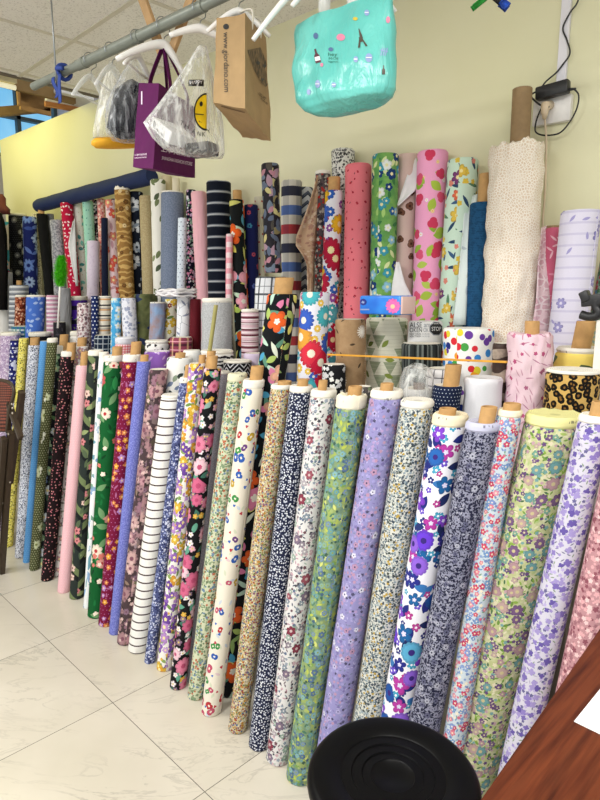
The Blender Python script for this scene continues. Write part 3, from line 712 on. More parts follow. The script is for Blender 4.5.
 ('white roll with bold cobalt and violet flowers', 433, 466, 413, 383, 800, '#e9e8f0', [('lf', 17, .42, .2, .9, ['#232c78', '#27356e', '#3a74b4', '#1f2a5c']), ('fl', 34, 5, .4, .5, .6, ['#3f9ec0', '#b03a8c', '#6a4bc4', '#27307c'], '#f0eef6'), ('fl', 17, 5, .42, .55, .8, ['#2a2f86', '#7a3fc0', '#1f5f9a', '#b03a9c'], '#d8d4f0'), ('fl', 13, 13, .4, .14, .62, ['#1f4f9a', '#8a5fd0', '#6a3fd0', '#2a63b0', '#5aa6cc', '#9a78d8'], '#3a2a78')], dict(selv=11, selc='#efe3c4', core=(17, 6, -4))),
 ('navy damask roll with silvery scrolls and two cardboard cores', 466, 498, 421, 410, 800, '#25273e', [('nz', 150, .5, '#8f90a4', .9), ('lf', 85, .42, .14, .9, ['#a9a9b8', '#7d7e94', '#1c1e34', '#25273e']), ('fl', 46, 7, .4, .6, .5, ['#9293a8', '#5d5e78', '#aeafbe'], '#22233c')], dict(selv=8, selc='#c3c4dc', core=(16, 16, 3), dy=-.01)),
 ('pink and blue striped ditsy floral roll', 498, 524, 409, 444, 800, '#c3ced6', [('lf', 75, .42, .16, .95, ['#6f93b8', '#8fa6c0', '#7fa08a', '#7a8cc0']), ('fl', 90, 5, .4, .5, .8, ['#e6dcc4', '#6f86b4', '#cf6a84', '#7f9ac8'], None), ('fl', 56, 5, .46, .5, .8, ['#cf4a68', '#dc8090', '#6f93c4', '#dc8ea2', '#c03f62', '#7f94cc'], '#e6dcc0')], dict(selv=6, core=(17, 7, 1), selc='#efe6cc', dy=.0, ext=-.04)),
 ('big cream roll with green leaves, mauve and teal flowers', 525, 580, 413, 464, 800, '#b4b886', [('cl', 40, '#d3d2b0', .9), ('lf', 46, .42, .17, .97, ['#86a648', '#68893c', '#a0b664', '#587f44']), ('lf', 64, .42, .16, .95, ['#749646', '#a9bc80', '#4a6a4a', '#d9d4b4', '#86a648']), ('fl', 74, 5, .4, .5, .55, ['#644878', '#b896a0', '#739c9c', '#d6ccb0'], None), ('fl', 48, 5, .42, .5, .5, ['#664a78', '#7a5f88', '#ac8894', '#b49c98', '#709c8c'], '#cfc49c'), ('fl', 27, 7, .42, .3, .55, ['#ac8a90', '#689698', '#b49894', '#75587f', '#6c9698'], '#c4b88c')], dict(selv=10, selc='#e6e2a0', core=None, dy=.02, ragged=.004)),
 ('white roll with violet sprays at the right end', 579, 612, 414, 508, 800, '#cbc8d6', [('lf', 80, .42, .12, .9, ['#84947f', '#75738f', '#aaa4be']), ('fl', 84, 5, .4, .5, .6, ['#9a8ac4', '#b4a8d4', '#666290'], None), ('fl', 50, 4, .44, .5, .75, ['#7868ae', '#8a7abc', '#64559e', '#9e90c6'], None)], dict(selv=7, core=(18, 14, 2))),
 ('rose pink speckled roll above the wooden table', 612, 650, 425, 560, 760, '#b98a90', tiny(['#d9a6aa', '#8a4f5c', '#e6c4c4', '#9c6a74'], 75, d=.9), dict(selv=6)),
]
for lab, L, Rr, ty, bx, by, base, lay, o in A_ROLLS:
    roll('A', lab, L, Rr, ty, bx, by, base, lay, **o)
# ------------------------------------------------------------------ ROW D : rolls against the wall
CK = .86
D_ROLLS = [
 ('cyan and pink patterned roll at the far left of the back row', -2, 10, 222, 4, 270, '#4fb4d8', [('nz', 14, .52, '#f0e6ee', 1), ('nz', 20, .6, '#d8608c', 1)], dict(dy=-.02)),
 ('black roll printed with pale dandelion heads', 8, 27, 214, 19, 282, '#1c1d20', [('dg', .014, .14, '#6a6a6a'), ('fl', 13, 13, .34, .7, .8, ['#a9a99f', '#8a8a84'], '#d6d4c6')], dict(selv=2, selc='#d9d6c6', dy=-.03)),
 ('navy roll with pale blue chrysanthemums', 22, 37, 217, 31, 290, '#1b2565', [('lf', 12, .5, .16, .7, ['#5f78c0', '#3a4f9a']), ('fl', 9, 9, .44, .5, .8, ['#a9bfe6', '#6f8cd0'], '#1b2565')], dict(dy=-.05)),
 ('thin cream roll with tiny specks beside the black one', 31, 40, 214, 38, 290, '#e3dcc6', tiny(['#8a8266', '#b5a98a'], 60, d=.4), dict(dy=-.03)),
 ('slouching plain black roll with a wooden-brown core', 36, 47, 214, 50, 292, '#121214', [], dict(core=(6, 8, 0), amp=.05, crush=.06, dy=-.07)),
 ('grey heather roll beneath the navy bolt', 46, 54, 214, 54, 280, '#6f7178', [('nz', 160, .5, '#8d8f96', .6)], dict(dy=-.01)),
 ('raspberry red roll with little white hearts', 60, 73, 203, 74, 285, '#b8173f', [('lf', 40, .4, .22, .55, ['#f3e6e6', '#e8c4c8'])], dict(dy=-.04)),
 ('white roll with teal butterflies', 72, 83, 201, 83, 289, '#f0eee6', [('lf', 22, .42, .26, .5, ['#5fb3a6', '#7cc7bb', '#4f9a9a']), ('dg', .03, .1, '#d0b7a0')], dict(dy=-.03)),
 ('mint green roll with tiny marks', 82, 93, 201, 92, 285, '#9fd3c0', [('lf', 42, .3, .12, .4, ['#6faa96', '#4f8a7a'])], dict(dy=-.02)),
 ('black and white floral roll behind the lilac cloth', 91, 99, 200, 97, 285, '#1d1b20', tiny(['#e8e4e6', '#b9868f', '#8f8f99'], 46), dict(dy=-.0)),
 ('peach and rose floral roll next to the navy strip', 97, 105, 199, 104, 285, '#d98f86', tiny(['#f0d8ca', '#b9505a', '#e9b3a0'], 50), dict(dy=-.01)),
 ('pale pink roll with coral blossoms', 105, 115, 200, 115, 289, '#f0d3da', bloom(15, ['#e0604f', '#f2efe9', '#e58a7a'], ['#c99aa6', '#d87a70']), dict(dy=-.04)),
 ('navy roll with red flowers beside the golden paisley roll', 111, 119, 199, 119, 289, '#1f2c54', bloom(22, ['#c8483f', '#e0e0e6'], ['#5a6f9c']), dict(dy=-.0)),
 ('golden brown paisley roll with pale peaked top', 114, 130, 188, 127, 294, '#9a7340', [('wv', 9, 8, .72, '#c9a566'), ('fl', 20, 8, .3, .4, .6, ['#e6d0a0', '#6d4a26'], '#8a5f30')], dict(selv=2, selc='#f3ecdc', ragged=.012, dy=-.07)),
 ('navy roll with large white roses', 129, 143, 192, 138, 290, '#161c2c', [('fl', 8, 6, .34, .4, .7, ['#dfe3ea', '#c4ccd8'], '#2d3546'), ('lf', 12, .4, .12, .5, ['#8a97a8'])], dict(dy=-.02)),
 ('plain tan linen roll', 139, 153, 196, 149, 291, '#ab9a74', [('nz', 120, .52, '#bcae8a', .7)], dict(dy=-.05, amp=.03)),
 ('tall white roll with olive vine leaves', 150, 166, 180, 161, 289, '#eceae2', [('lf', 17, .46, .22, .75, ['#6f7a56', '#8d9672', '#4f5a44'])], dict(dy=-.02, edge='#f0ede4')),
 ('dusty blue chambray roll', 161, 184, 192, 172, 283, '#6c788f', [('nz', 140, .5, '#838da3', .6)], dict(selv=1, dy=-.05)),
 ('short pale blue roll with dark dots', 178, 187, 218, 181, 287, '#dbe6f2', [('dg', .022, .13, '#4a5a7c')], dict(dy=-.13)),
 ('thin sage green roll behind chambray', 181, 187, 195, 184, 280, '#a9b49c', [], dict(dy=-.0)),
 ('black roll with dense pink and white blossoms', 186, 196, 190, 191, 291, '#17182a', tiny(['#e58fae', '#e8e6ee', '#8fae9a', '#c9a6c8'], 44), dict(dy=-.02, edge='#2a2a33')),
 ('plain powder pink roll', 191, 207, 192, 204, 294, '#e9b3bd', [], dict(amp=.025, crush=.05, dy=-.06)),
 ('stout black roll with grey band stripes', 206, 231, 182, 220, 289, '#0f1524', [('st', .055, .28, '#3f4450', 'v', 0.04, 1), ('st', .055, .2, '#7f848c', 'v', 0, 1), ('st', .055, .08, '#b9bbc0', 'v', -.05, 1)], dict(edge='#15161a', ragged=.004, dy=-.05)),
 ('narrow pink and white gingham roll', 226, 233, 234, 229, 290, '#f6dfe3', [('st', .05, .5, '#ea6f8a', 'v', 0, .6), ('st', .05, .5, '#ea6f8a', 'u', 0, .45)], dict(dy=-.16)),
 ('black tropical roll with orange bloom and brown core against wall', 229, 244, 200, 241, 305, '#15191a', [('lf', 11, .62, .13, .8, ['#8fc4b8', '#c4dcc0', '#d6d47a']), ('lf', 14, .4, .2, .55, ['#e3dd6a', '#5fa6c0', '#a8bf5a']), ('fl', 6.5, 5, .38, .4, .6, ['#ec6424', '#f0a8b8', '#ec6424'], '#f4efe2')], dict(core=(9, 10, 1), dy=-.08)),
 ('navy roll with small teal and red motifs', 244, 258, 205, 252, 300, '#191f52', [('fl', 20, 6, .3, .3, .4, ['#3f86a6', '#b0485a', '#5f6fb8'], '#191f52')], dict(dy=-.02)),
 ('cream roll with tiny red dots behind camouflage roll', 254, 264, 197, 261, 290, '#d9d4c2', [('dg', .04, .12, '#b84a44')], dict(dy=-.0)),
 ('navy, white and red block check roll', 281, 302, 181, 291, 300, '#d8d4ca', [('st', .25, .17, '#141a38', 'v', CK, .95), ('st', .25, .17, '#3f66b0', 'v', CK+.333, .92), ('st', .25, .17, '#a9202e', 'v', CK+.667, .95), ('st', .07, .5, '#20284a', 'u', 0, .3)], dict(edge='#6a5560', ragged=.003, dy=-.03)),
 ('grey and white zigzag ikat roll', 295, 314, 188, 301, 300, '#d6d9de', [('cv', .042, .45, 1.6, '#5f6676'), ('cv', .042, .15, 1.6, '#3d4352')], dict(dy=-.0)),
 ('slim red and grey speckled roll with white top', 315, 331, 171, 322, 300, '#5a5054', tiny(['#b3322f', '#d9d2c6', '#3a3a40', '#a9a29a'], 52, d=.9), dict(selv=3, dy=-.05, core=None)),
 ('tall white roll with fine black speckle', 331, 355, 150, 345, 300, '#e2e2dd', tiny(['#3a3a3c', '#6d6d70', '#8f8f8c'], 66, d=.6), dict(dy=-.0)),
 ('white roll with large red, blue and yellow flowers', 325, 343, 191, 330, 305, '#e6e6ee', [('fl', 22, 8, .5, .3, .9, ['#2f5fb8', '#b8213f', '#3fa6b0', '#8a4a9c'], '#efe9da'), ('fl', 10, 11, .54, .25, .85, ['#b3203f', '#e8b62c', '#3a63c0', '#d8344a', '#58b0bc'], '#f2e6b0')], dict(core=(12, 14, 0), dy=-.11)),
 ('salmon pink roll with tiny cherries', 345, 372, 165, 356, 315, '#f0808c', [('fl', 26, 2, .15, .5, .8, ['#b8283f', '#c8384a'], None), ('lf', 26, .12, .05, .4, ['#7a3a44'])], dict(dy=-.03, amp=.018)),
 ('green roll with navy and aqua flowers', 372, 399, 155, 382, 312, '#5f9a56', [('cl', 20, '#8ab862', .8), ('lf', 26, .5, .2, .7, ['#a9cf7a', '#3f7a4a', '#d6e0a6']), ('fl', 22, 5, .44, .35, .85, ['#1f3f78', '#3f9ab0', '#8fc4dc', '#2a5f9a', '#e6ecea'], '#e9e6b0')], dict(dy=-.02, edge='#cfd8c0')),
 ('beige pink roll with small brown bears', 397, 420, 155, 403, 310, '#dcc0b8', [('fl', 15, 3, .24, .3, .7, ['#7a5444', '#8a6452'], '#4a3228')], dict(dy=-.02, edge='#efe6e2')),
 ('candy pink roll printed with strawberries', 417, 449, 152, 427, 313, '#f1a6cc', [('lf', 12, .32, .2, .6, ['#a9c04a', '#8fb03f']), ('fl', 16, 5, .14, .3, .6, ['#f6d6a0', '#f8ecf2'], '#e8b84a'), ('lf', 15, .36, .2, .55, ['#b4c85a', '#9cba48']), ('fl', 13.5, 3, .3, .3, .95, ['#d84a6c', '#dc587a', '#cf3f60'], None)], dict(dy=-.04, edge='#f6d6e4')),
 ('mint roll with red, yellow and navy wildflowers', 447, 479, 160, 453, 320, '#cfe6d4', [('lf', 19, .5, .12, .75, ['#3f5f86', '#5f8a6a', '#2f4a6a']), ('fl', 26, 5, .3, .4, .4, ['#e0c24a', '#e08a7a'], None), ('fl', 12, 6, .32, .45, .75, ['#c83f34', '#e3c050', '#7a3f74', '#dd6a4a'], '#f0e2a6')], dict(dy=-.05, edge='#e6efe6')),
 ('textured dark teal blue roll with brown core', 470, 495, 203, 475, 320, '#1f4f78', [('nz', 70, .52, '#173e62', .9), ('st', .006, .4, '#2b6088', 'v', 0, .35)], dict(core=(14, 29, 2), dy=-.06, edge='#2c4f70')),
 ('rose red roll with white squiggles between lace and muslin', 545, 563, 228, 549, 320, '#c4607c', [('lf', 30, .5, .1, .7, ['#e9b9c6', '#d98fa4'])], dict(core=(13, 3, -1), dy=-.01, cardm=M_CARD2)),
 ('wide lilac muslin roll with violet sketch flowers', 560, 602, 211, 568, 330, '#dcd8ea', [('st', .034, .2, '#c9c4de', 'v', 0, .9), ('fl', 14, 6, .26, .5, .55, ['#9a94c8', '#8680bc'], '#dcd8ea'), ('lf', 22, .3, .1, .4, ['#a39dce'])], dict(dy=-.04, fold=.006, edge='#c4bcc0', amp=.01)),
 ('multicoloured roll at the right edge behind lilac muslin', 600, 630, 258, 602, 330, '#8fa89a', tiny(['#b84a5a', '#5f86b0', '#d6c68a', '#4f7a5a'], 40), dict(dy=-.02)),
]
for lab, L, Rr, ty, bx, by, base, lay, o in D_ROLLS:
    roll('D', lab, L, Rr, ty, bx, by, base, lay, **o)

# ------------------------------------------------------------------ ROW C : short rolls standing on the counter
C_ROLLS = [
 ('plain white roll at the left edge of the counter', -3, 13, 272, 5, 320, '#eceae6', [], dict(dy=.03, edge='#f4f2ee')),
 ('grey and white striped roll with two cores', 9, 29, 285, 18, 330, '#8d929c', [('st', .035, .4, '#d9dce0', 'v', 0, 1), ('st', .035, .1, '#4a4e58', 'v', .5, 1)], dict(core=(5, 5, 0), dy=.02, edge='#c9ccd2')),
 ('rust red floral roll beside the blue butterfly roll', 15, 27, 295, 20, 330, '#7a3423', tiny(['#c47a5a', '#e0b49a', '#4a1c16'], 46), dict(selv=2, dy=-.06)),
 ('blue roll with pale butterflies', 26, 46, 295, 35, 330, '#4a74cf', [('lf', 26, .42, .24, .6, ['#a9c2ee', '#7f9ee0'])], dict(selv=2, dy=-.05)),
 ('pink and white striped bolt next to the butterfly roll', 46, 60, 295, 53, 325, '#f0dfe8', [('st', .028, .35, '#c98aa8', 'v', 0, 1), ('st', .028, .1, '#6a4a66', 'v', .6, 1)], dict(dy=-.0)),
 ('draped grey gauze roll', 59, 71, 288, 66, 325, '#8c8c90', [], dict(fold=.03, crush=.12, amp=.06, dy=.0)),
 ('purple roll with a violet green framed panel', 65, 88, 296, 76, 330, '#4a259a', [('st', .09, .3, '#1f1836', 'v', .35, 1), ('nz', 22, .66, '#8fae5a', 1)], dict(selv=4, dy=-.0)),
 ('white roll with mauve brown sprigs', 77, 92, 303, 84, 335, '#e0d6d6', tiny(['#8a6a70', '#a98a90', '#5f4a52'], 44), dict(dy=-.08)),
 ('navy roll with white polka dots on the counter', 91, 99, 296, 95, 335, '#1c2a5c', [('dg', .022, .2, '#dfe4f2')], dict(dy=-.04)),
 ('cream roll with black and tan stripes', 98, 112, 296, 104, 335, '#efe8da', [('st', .06, .14, '#2b2830', 'v', 0, 1), ('st', .06, .16, '#d9a878', 'v', .45, 1), ('st', .06, .06, '#6a6068', 'v', .25, 1)], dict(selv=2, dy=-.03)),
 ('aqua blue roll with white flowers', 111, 122, 298, 116, 335, '#4aa6dc', bloom(22, ['#e6f2f8', '#bfe0f0'], ['#7fc4e6']), dict(dy=-.05)),
 ('white roll with faint grey blossoms', 121, 136, 298, 130, 335, '#e4e6f0', tiny(['#b9bfd2', '#9aa2bc'], 38, d=.4), dict(dy=-.06, fold=.02)),
 ('crumpled olive camouflage roll', 134, 158, 294, 146, 335, '#6a7048', [('cl', 12, '#4a5034', .9), ('nz', 9, .62, '#1f2c5a', .9)], dict(fold=.02, crush=.12, amp=.05, dy=.02)),
 ('washed blue denim roll with brown fade', 150, 166, 302, 157, 335, '#8aa6cc', [('cl', 9, '#a8764f', .85)], dict(selv=1, crush=.08, dy=-.1)),
 ('yellow and red garden floral roll', 165, 178, 299, 170, 335, '#ece8d6', bloom(18, ['#e0b83a', '#b8303c', '#8fae8a'], ['#6a8a4a', '#3a3a4c'], cols2=['#d8c040', '#8a2430']), dict(crush=.06, dy=-.03)),
 ('white roll with fine ink sketch print', 177, 191, 296, 183, 340, '#e6e8ee', [('vc', 18, .012, '#4a5268'), ('lf', 20, .4, .1, .4, ['#8a92a8'])], dict(dy=-.02)),
 ('dark burgundy velvet roll', 189, 202, 299, 195, 350, '#5c0f1c', [], dict(rough=.6, dy=-.08, taper=-.3)),
 ('grey melange jersey roll with white top', 202, 233, 298, 217, 345, '#a9abae', [('nz', 150, .5, '#c4c6c8', .6)], dict(selv=4, dy=-.05, amp=.03, crush=.04)),
 ('small roll with uneven brown and pink stripes', 241, 259, 309, 250, 345, '#d9b9c4', [('st', .026, .4, '#6a3442', 'v', 0, 1), ('st', .019, .3, '#efe2e6', 'v', .3, .9)], dict(selv=3, dy=-.06, ragged=.004)),
 ('white and black window check roll', 256, 287, 277, 266, 345, '#e6e8ee', [('st', .075, .12, '#2b3038', 'v', 0, .9), ('st', .06, .14, '#2b3038', 'u', 0, .9), ('st', .075, .05, '#6a707c', 'v', .5, .8), ('st', .06, .05, '#6a707c', 'u', .5, .8)], dict(dy=.06, fold=.012, amp=.02)),
 ('white pop floral roll of red, blue and turquoise daisies', 299, 331, 292, 311, 385, '#e3e3ee', [('fl', 26, 9, .46, .3, .8, ['#58b0c8', '#e8c04a', '#b04a7c', '#3a5fc0'], '#efe9da'), ('fl', 11, 16, .56, .22, 1, ['#c8213f', '#3a5fc0', '#4ab0bc', '#6a4fae', '#d83448', '#e0a040'], '#f2ead6')], dict(dy=-.1, rmul=.95, edge='#efeff4')),
 ('taupe roll with white dandelions under the tissue box', 335, 366, 319, 351, 364, '#a88a68', [('cl', 14, '#8a6c4c', .8), ('fl', 11, 15, .26, .8, .8, ['#efe6d6', '#d9c8ae'], '#f4efe2'), ('lf', 26, .3, .1, .4, ['#4a3a2c'])], dict(dy=-.02, amp=.02)),
 ('cream roll with sage green triangles and leaves', 366, 408, 318, 386, 365, '#e6e4d0', [('tri', .05, '#9aa386', .65), ('st', .014, .12, '#c9c8b0', 'v', 0, .6), ('lf', 16, .3, .14, .4, ['#6a7a3c', '#8a9a4a'])], dict(dy=-.0, edge='#efede0')),
 ('white roll covered in rainbow polka dots', 442, 495, 328, 468, 372, '#f2f1ef', [('fl', 30, 1, .36, .0, .95, ['#d82f3c', '#e8a02c', '#4aa04a', '#3a86d0', '#6a3f9c', '#e0d03a', '#20307a'], None)], dict(dy=-.02, edge='#f6f5f2', amp=.015)),
 ('wrinkled blush pink roll with rosebud branches', 506, 554, 333, 528, 398, '#ecd0da', [('cl', 9, '#e0bccb', .6), ('lf', 40, .6, .07, .7, ['#b8809a', '#c99aac']), ('fl', 40, 5, .26, .5, .45, ['#b8507c', '#cc7f9c', '#a85f80'], None)], dict(dy=-.16, fold=.015, crush=.09, amp=.04, wr=.8, core=(14, 13, 2), ragged=.008, edge='#e9c8d4')),
 ('yellow roll with green palm leaves and red tips', 556, 606, 347, 574, 380, '#efd670', [('lf', 12, .6, .2, .7, ['#6a7a52', '#4f6044', '#8a9a6a']), ('fl', 10, 4, .24, .8, .5, ['#a82430'], None)], dict(dy=-.0, selv=5, core=(18, 27, 0))),
]
for lab, L, Rr, ty, bx, by, base, lay, o in C_ROLLS:
    roll('C', lab, L, Rr, ty, bx, by, base, lay, **o)

# ------------------------------------------------------------------ ROW B : low rolls just behind the long ones
B_ROLLS = [
 ('low roll in blue and green plaid', 11, 37, 326, 24, 345, '#3f6a9c', [('st', .03, .4, '#e6ece6', 'v', 0, .9), ('st', .03, .35, '#3a8a86', 'u', .3, .8)], dict(dy=.05)),
 ('low black roll with a white top band', 28, 52, 332, 40, 350, '#1c1a1c', [], dict(selv=4, dy=.0, edge='#f2f0ea')),
 ('low charcoal roll below the grey gauze', 53, 66, 322, 60, 345, '#26242a', [('nz', 40, .6, '#4a464e', .8)], dict(dy=.05)),
 ('low white roll with small printed lettering marks', 70, 87, 331, 78, 350, '#ecebe8', [('nz', 60, .62, '#8a8a92', .6)], dict(selv=5, dy=.04)),
 ('low navy tartan roll', 94, 115, 335, 104, 355, '#1d2a3c', [('st', .03, .14, '#c9d2d8', 'v', 0, .8), ('st', .03, .14, '#c9d2d8', 'u', 0, .8)], dict(dy=.06)),
 ('red and white gingham roll with a white top band', 115, 135, 337, 124, 356, '#f2d6d6', [('st', .014, .5, '#d83f54', 'v', 0, .6), ('st', .014, .5, '#d83f54', 'u', 0, .6)], dict(selv=7, dy=.02, selc='#dfe0e8')),
 ('low white roll with black paw-like spots', 145, 169, 340, 157, 360, '#efeeea', [('fl', 44, 3, .4, .5, .6, ['#1f1f22', '#3a3a40'], None)], dict(selv=3, dy=.06)),
 ('low pink and brown tartan roll', 170, 193, 337, 181, 360, '#8a3f54', [('st', .04, .3, '#3a1f2c', 'v', 0, .8), ('st', .04, .25, '#d9b48a', 'u', 0, .7), ('st', .04, .12, '#e8a8b8', 'v', .5, .8)], dict(dy=.05)),
 ('bright lilac roll with white specks', 144, 171, 351, 157, 375, '#a06fd0', [('lf', 30, .4, .16, .5, ['#f0e8f8', '#d6bcec'])], dict(dy=-.03, edge='#efe9f4')),
 ('plain white low roll behind the pansy roll', 183, 201, 350, 192, 372, '#f2f1ee', [], dict(dy=.03)),
 ('low white roll with zebra print band', 200, 234, 350, 216, 372, '#efeeec', [('wv', 16, 6, .6, '#26262c')], dict(selv=3, dy=.05)),
 ('low roll in black and white diamond weave', 223, 252, 360, 237, 380, '#1e1e22', [('cv', .02, .3, 2, '#c9cad0')], dict(selv=2, dy=-.01)),
 ('crumpled lilac low roll beside striped roll', 244, 266, 353, 255, 372, '#cfc0d8', [], dict(fold=.04, dy=.03)),
 ('small black roll with white blossom print', 322, 346, 364, 334, 385, '#1a1a1e', tiny(['#efeeea', '#d0d0d2'], 34, d=.6), dict(dy=.02)),
 ('low charcoal roll with black vertical stripes under the sign roll', 401, 442, 343, 421, 372, '#2b302f', [('st', .016, .45, '#6a706c', 'u', 0, .9), ('st', .04, .3, '#101212', 'u', .2, .9)], dict(dy=.07, fold=.02)),
 ('white roll in thin black window plaid', 427, 458, 368, 440, 390, '#ece9ea', [('st', .028, .12, '#4a4a54', 'v', 0, .9), ('st', .028, .12, '#4a4a54', 'u', 0, .9)], dict(dy=.05)),
 ('navy pin dot roll with tall cardboard core', 433, 463, 385, 446, 400, '#1a2440', [('dg', .011, .14, '#c9d2e4')], dict(core=(16, 22, 3), dy=-.015)),
 ('plain white soft roll behind damask roll', 463, 503, 377, 482, 398, '#e6e6ec', [], dict(fold=.03, amp=.03, dy=.03, edge='#efeff2')),
 ('glossy brown satin roll with cream bands', 493, 512, 343, 500, 385, '#4a3a34', [('wv', 5, 4, .6, '#b9a898'), ('cl', 12, '#241a18', .8)], dict(dy=.12, fold=.04, rough=.35)),
 ('black and tan leopard print roll', 545, 602, 369, 570, 405, '#c6a25e', [('leo', 52, '#16120f', '#7a5628')], dict(selv=3, dy=.03, edge='#f2f0ec')),
]
for lab, L, Rr, ty, bx, by, base, lay, o in B_ROLLS:
    roll('B', lab, L, Rr, ty, bx, by, base, lay, **o)
# ------------------------------------------------------------------ extra rolls with something special
from mathutils.bvhtree import BVHTree
def P(px, py, d): return EYE+ray(px, py)*d
def WP(px, py, off=.0): return on_y(px, py, WALL_C-off, WALL_K)
roll('D', 'tall cream roll behind the purple tote bag', 161, 172, 176, 168, 285, '#d9cbab', [], dy=-.0)
roll('D', 'plain ivory roll top peeping below the purple tote bag', 172, 180, 178, 178, 285, '#e3d9c0', [], dy=-.01)
roll('B', 'translucent wrapped white roll inside a clear plastic bag', 403, 431, 388, 417, 402, '#dcdad8', [], dy=-.005, core=(11, 6, 2), cardm=simple('grey_cardboard', '#8a7c74', .8))
roll('C', 'dark roll crowded with muted leaves standing on the window check roll', 261, 279, 164, 273, 266, '#241f28', [('lf', 20, .6, .3, 1, ['#8a7f5a', '#b5ac7c', '#6d7a8c', '#a88a9a', '#4f4a44']), ('lf', 26, .55, .26, .9, ['#c9bf86', '#5f6a80', '#b37f8e', '#20202a'])], fold=.03, dy=.085, zb=1.69, rough=.4)
M_LACE = fabric('ivory_lace', '#dfc9b0', [('vc', 110, .15, '#fbf4ea'), ('cl', 20, '#f4eadc', .6)], .9, .5)
root, Pb, Pt, r = roll('D', 'fat ivory lace roll with a tall cardboard tube on top', 490, 545, 146, 509, 310, M_LACE, (), core=(19, 55, 2), fold=.01, crush=.10, amp=.03, ragged=.02, dy=-.06, cardm=M_CARD2, edge='#e6dccb', bulge=.03)
M_PLACE = fabric('pink_lace', '#dcb3bf', [('vc', 50, .12, '#f2dfe4'), ('nz', 30, .55, '#efd3da', .9)], .9, .4)
def flap(root, name, left, right, dl, dr, mat, label, n=14, m=7, wav=.006, seed=1):
    """hanging cloth end: left and right borders as picture points with their own depths"""
    Lp = [P(x, y, dl) for x, y in left]; Rp = [P(x, y, dr) for x, y in right]
    g = []
    for i in range(n):
        t = i/(n-1); a = poly_at(Lp, t); b = poly_at(Rp, t); row = []
        for j in range(m):
            s = j/(m-1); q = a.lerp(b, s)
            q = q-FW*(wav*math.sin(s*7+seed+t*3)+wav*.5*math.sin(t*11+seed))
            row.append(q)
        g.append(row)
    bm = NB(); sheet(bm, g, .0025)
    return obj(name, bm, mat, root, label=label)
def find(lab):
    for o in bpy.data.objects:
        if o.get('label') == lab: return o
def rdepth(lab, f=.7):
    for l, b, t, r_ in AXES:
        if l == lab: return depth(b.lerp(t, f))-r_
M_WCLOTH = simple('white_cloth_back', '#e9e6ea', .85, var=.04)
l = 'rose red roll with white squiggles between lace and muslin'
d = rdepth('fat ivory lace roll with a tall cardboard tube on top', .6)
flap(root, 'loose_end', [(541, 228), (538, 260), (536, 300), (532, 335)], [(546, 226), (549, 260), (552, 300), (554, 335)], d+.03, d+.06, M_PLACE, 'pink lace end hanging at the side', wav=.004)
l = 'slim red and grey speckled roll with white top'; d = rdepth(l)
M_PEACH = fabric('peach_reverse', '#cfae90', tiny(['#b58a78', '#e0c8b0'], 40, d=.35), .85, .5)
flap(find(l), 'loose_end', [(317, 178), (309, 205), (294, 243), (307, 262), (308, 300)], [(320, 172), (318, 205), (316, 243), (314, 262), (313, 300)], d-.05, d+.0, M_PEACH, 'loose peach cloth end folded outward', wav=.012)
l = 'beige pink roll with small brown bears'; d = rdepth(l)
flap(find(l), 'loose_end', [(415, 158), (408, 172), (398, 202), (397, 204)], [(420, 160), (429, 172), (416, 190), (398, 206)], d-.03, d-.05, M_WCLOTH, 'white reverse side folded over', wav=.003)
flap(find(l), 'loose_end', [(396, 262), (392, 285), (391, 298)], [(399, 262), (405, 283), (413, 298)], d-.015, d-.03, M_WCLOTH, 'white reverse side at the foot', wav=.003)
l = 'mint roll with red, yellow and navy wildflowers'; d = rdepth(l)
flap(find(l), 'loose_end', [(465, 198), (462, 235), (458, 280), (453, 325)], [(478, 194), (471, 235), (468, 280), (466, 325)], d-.012, d-.02, fabric('mint_reverse', '#dde8e6', [('lf', 22, .4, .12, .4, ['#b9c6cc', '#c9d2c4'])], .85, .3), 'pale reverse side hanging loose', wav=.003)
l = 'raspberry red roll with little white hearts'; d = rdepth(l)
flap(find(l), 'loose_end', [(73, 222), (68, 245), (72, 265), (76, 286)], [(75, 218), (76, 245), (77, 265), (78, 286)], d-.01, d+.01, M_WCLOTH, 'white reverse edge', wav=.002)
l = 'black and white floral roll behind the lilac cloth'; d = rdepth(l)
flap(find(l), 'loose_end', [(92, 204), (90, 225), (83, 248), (86, 252)], [(97, 203), (97, 225), (96, 242), (88, 253)], d-.01, d-.02, bpy.data.materials['cloth_%03d' % [a[0] for a in AXES].index(l)], 'loose cloth end', wav=.004)
roll('D', 'short lilac white draped roll in front of the mint roll', 87, 100, 241, 93, 292, '#dcd0e2', [('nz', 60, .6, '#c8b8d2', .5)], dy=-.15, fold=.03)
roll('D', 'slim plain navy roll among the peach florals', 101, 108, 218, 105, 289, '#1a2038', [], dy=-.12)
roll('D', 'grey speckled jersey roll draped beside the raspberry roll', 50, 63, 220, 60, 285, '#7c7d86', [('nz', 70, .5, '#b5b6bc', .8)], dy=-.1, fold=.05, amp=.05)
# white cloth folded on the counter
bm = NB()
c0 = on_y(176, 289, 1.66)
for k in range(3):
    g = [[c0+Vector((lerp(-.09, .09, i/9), lerp(-.06, .06, j/6), .012*k+.004*math.sin(i*1.3+k*2)+.003*math.cos(j*1.7+k)-.03)) for i in range(10)] for j in range(7)]
    sheet(bm, g, .008)
cl = solo('folded_cloth', bm, M_WCLOTH, 'white folded cloth lying on low rolls under the blue chambray roll', 'cloth')

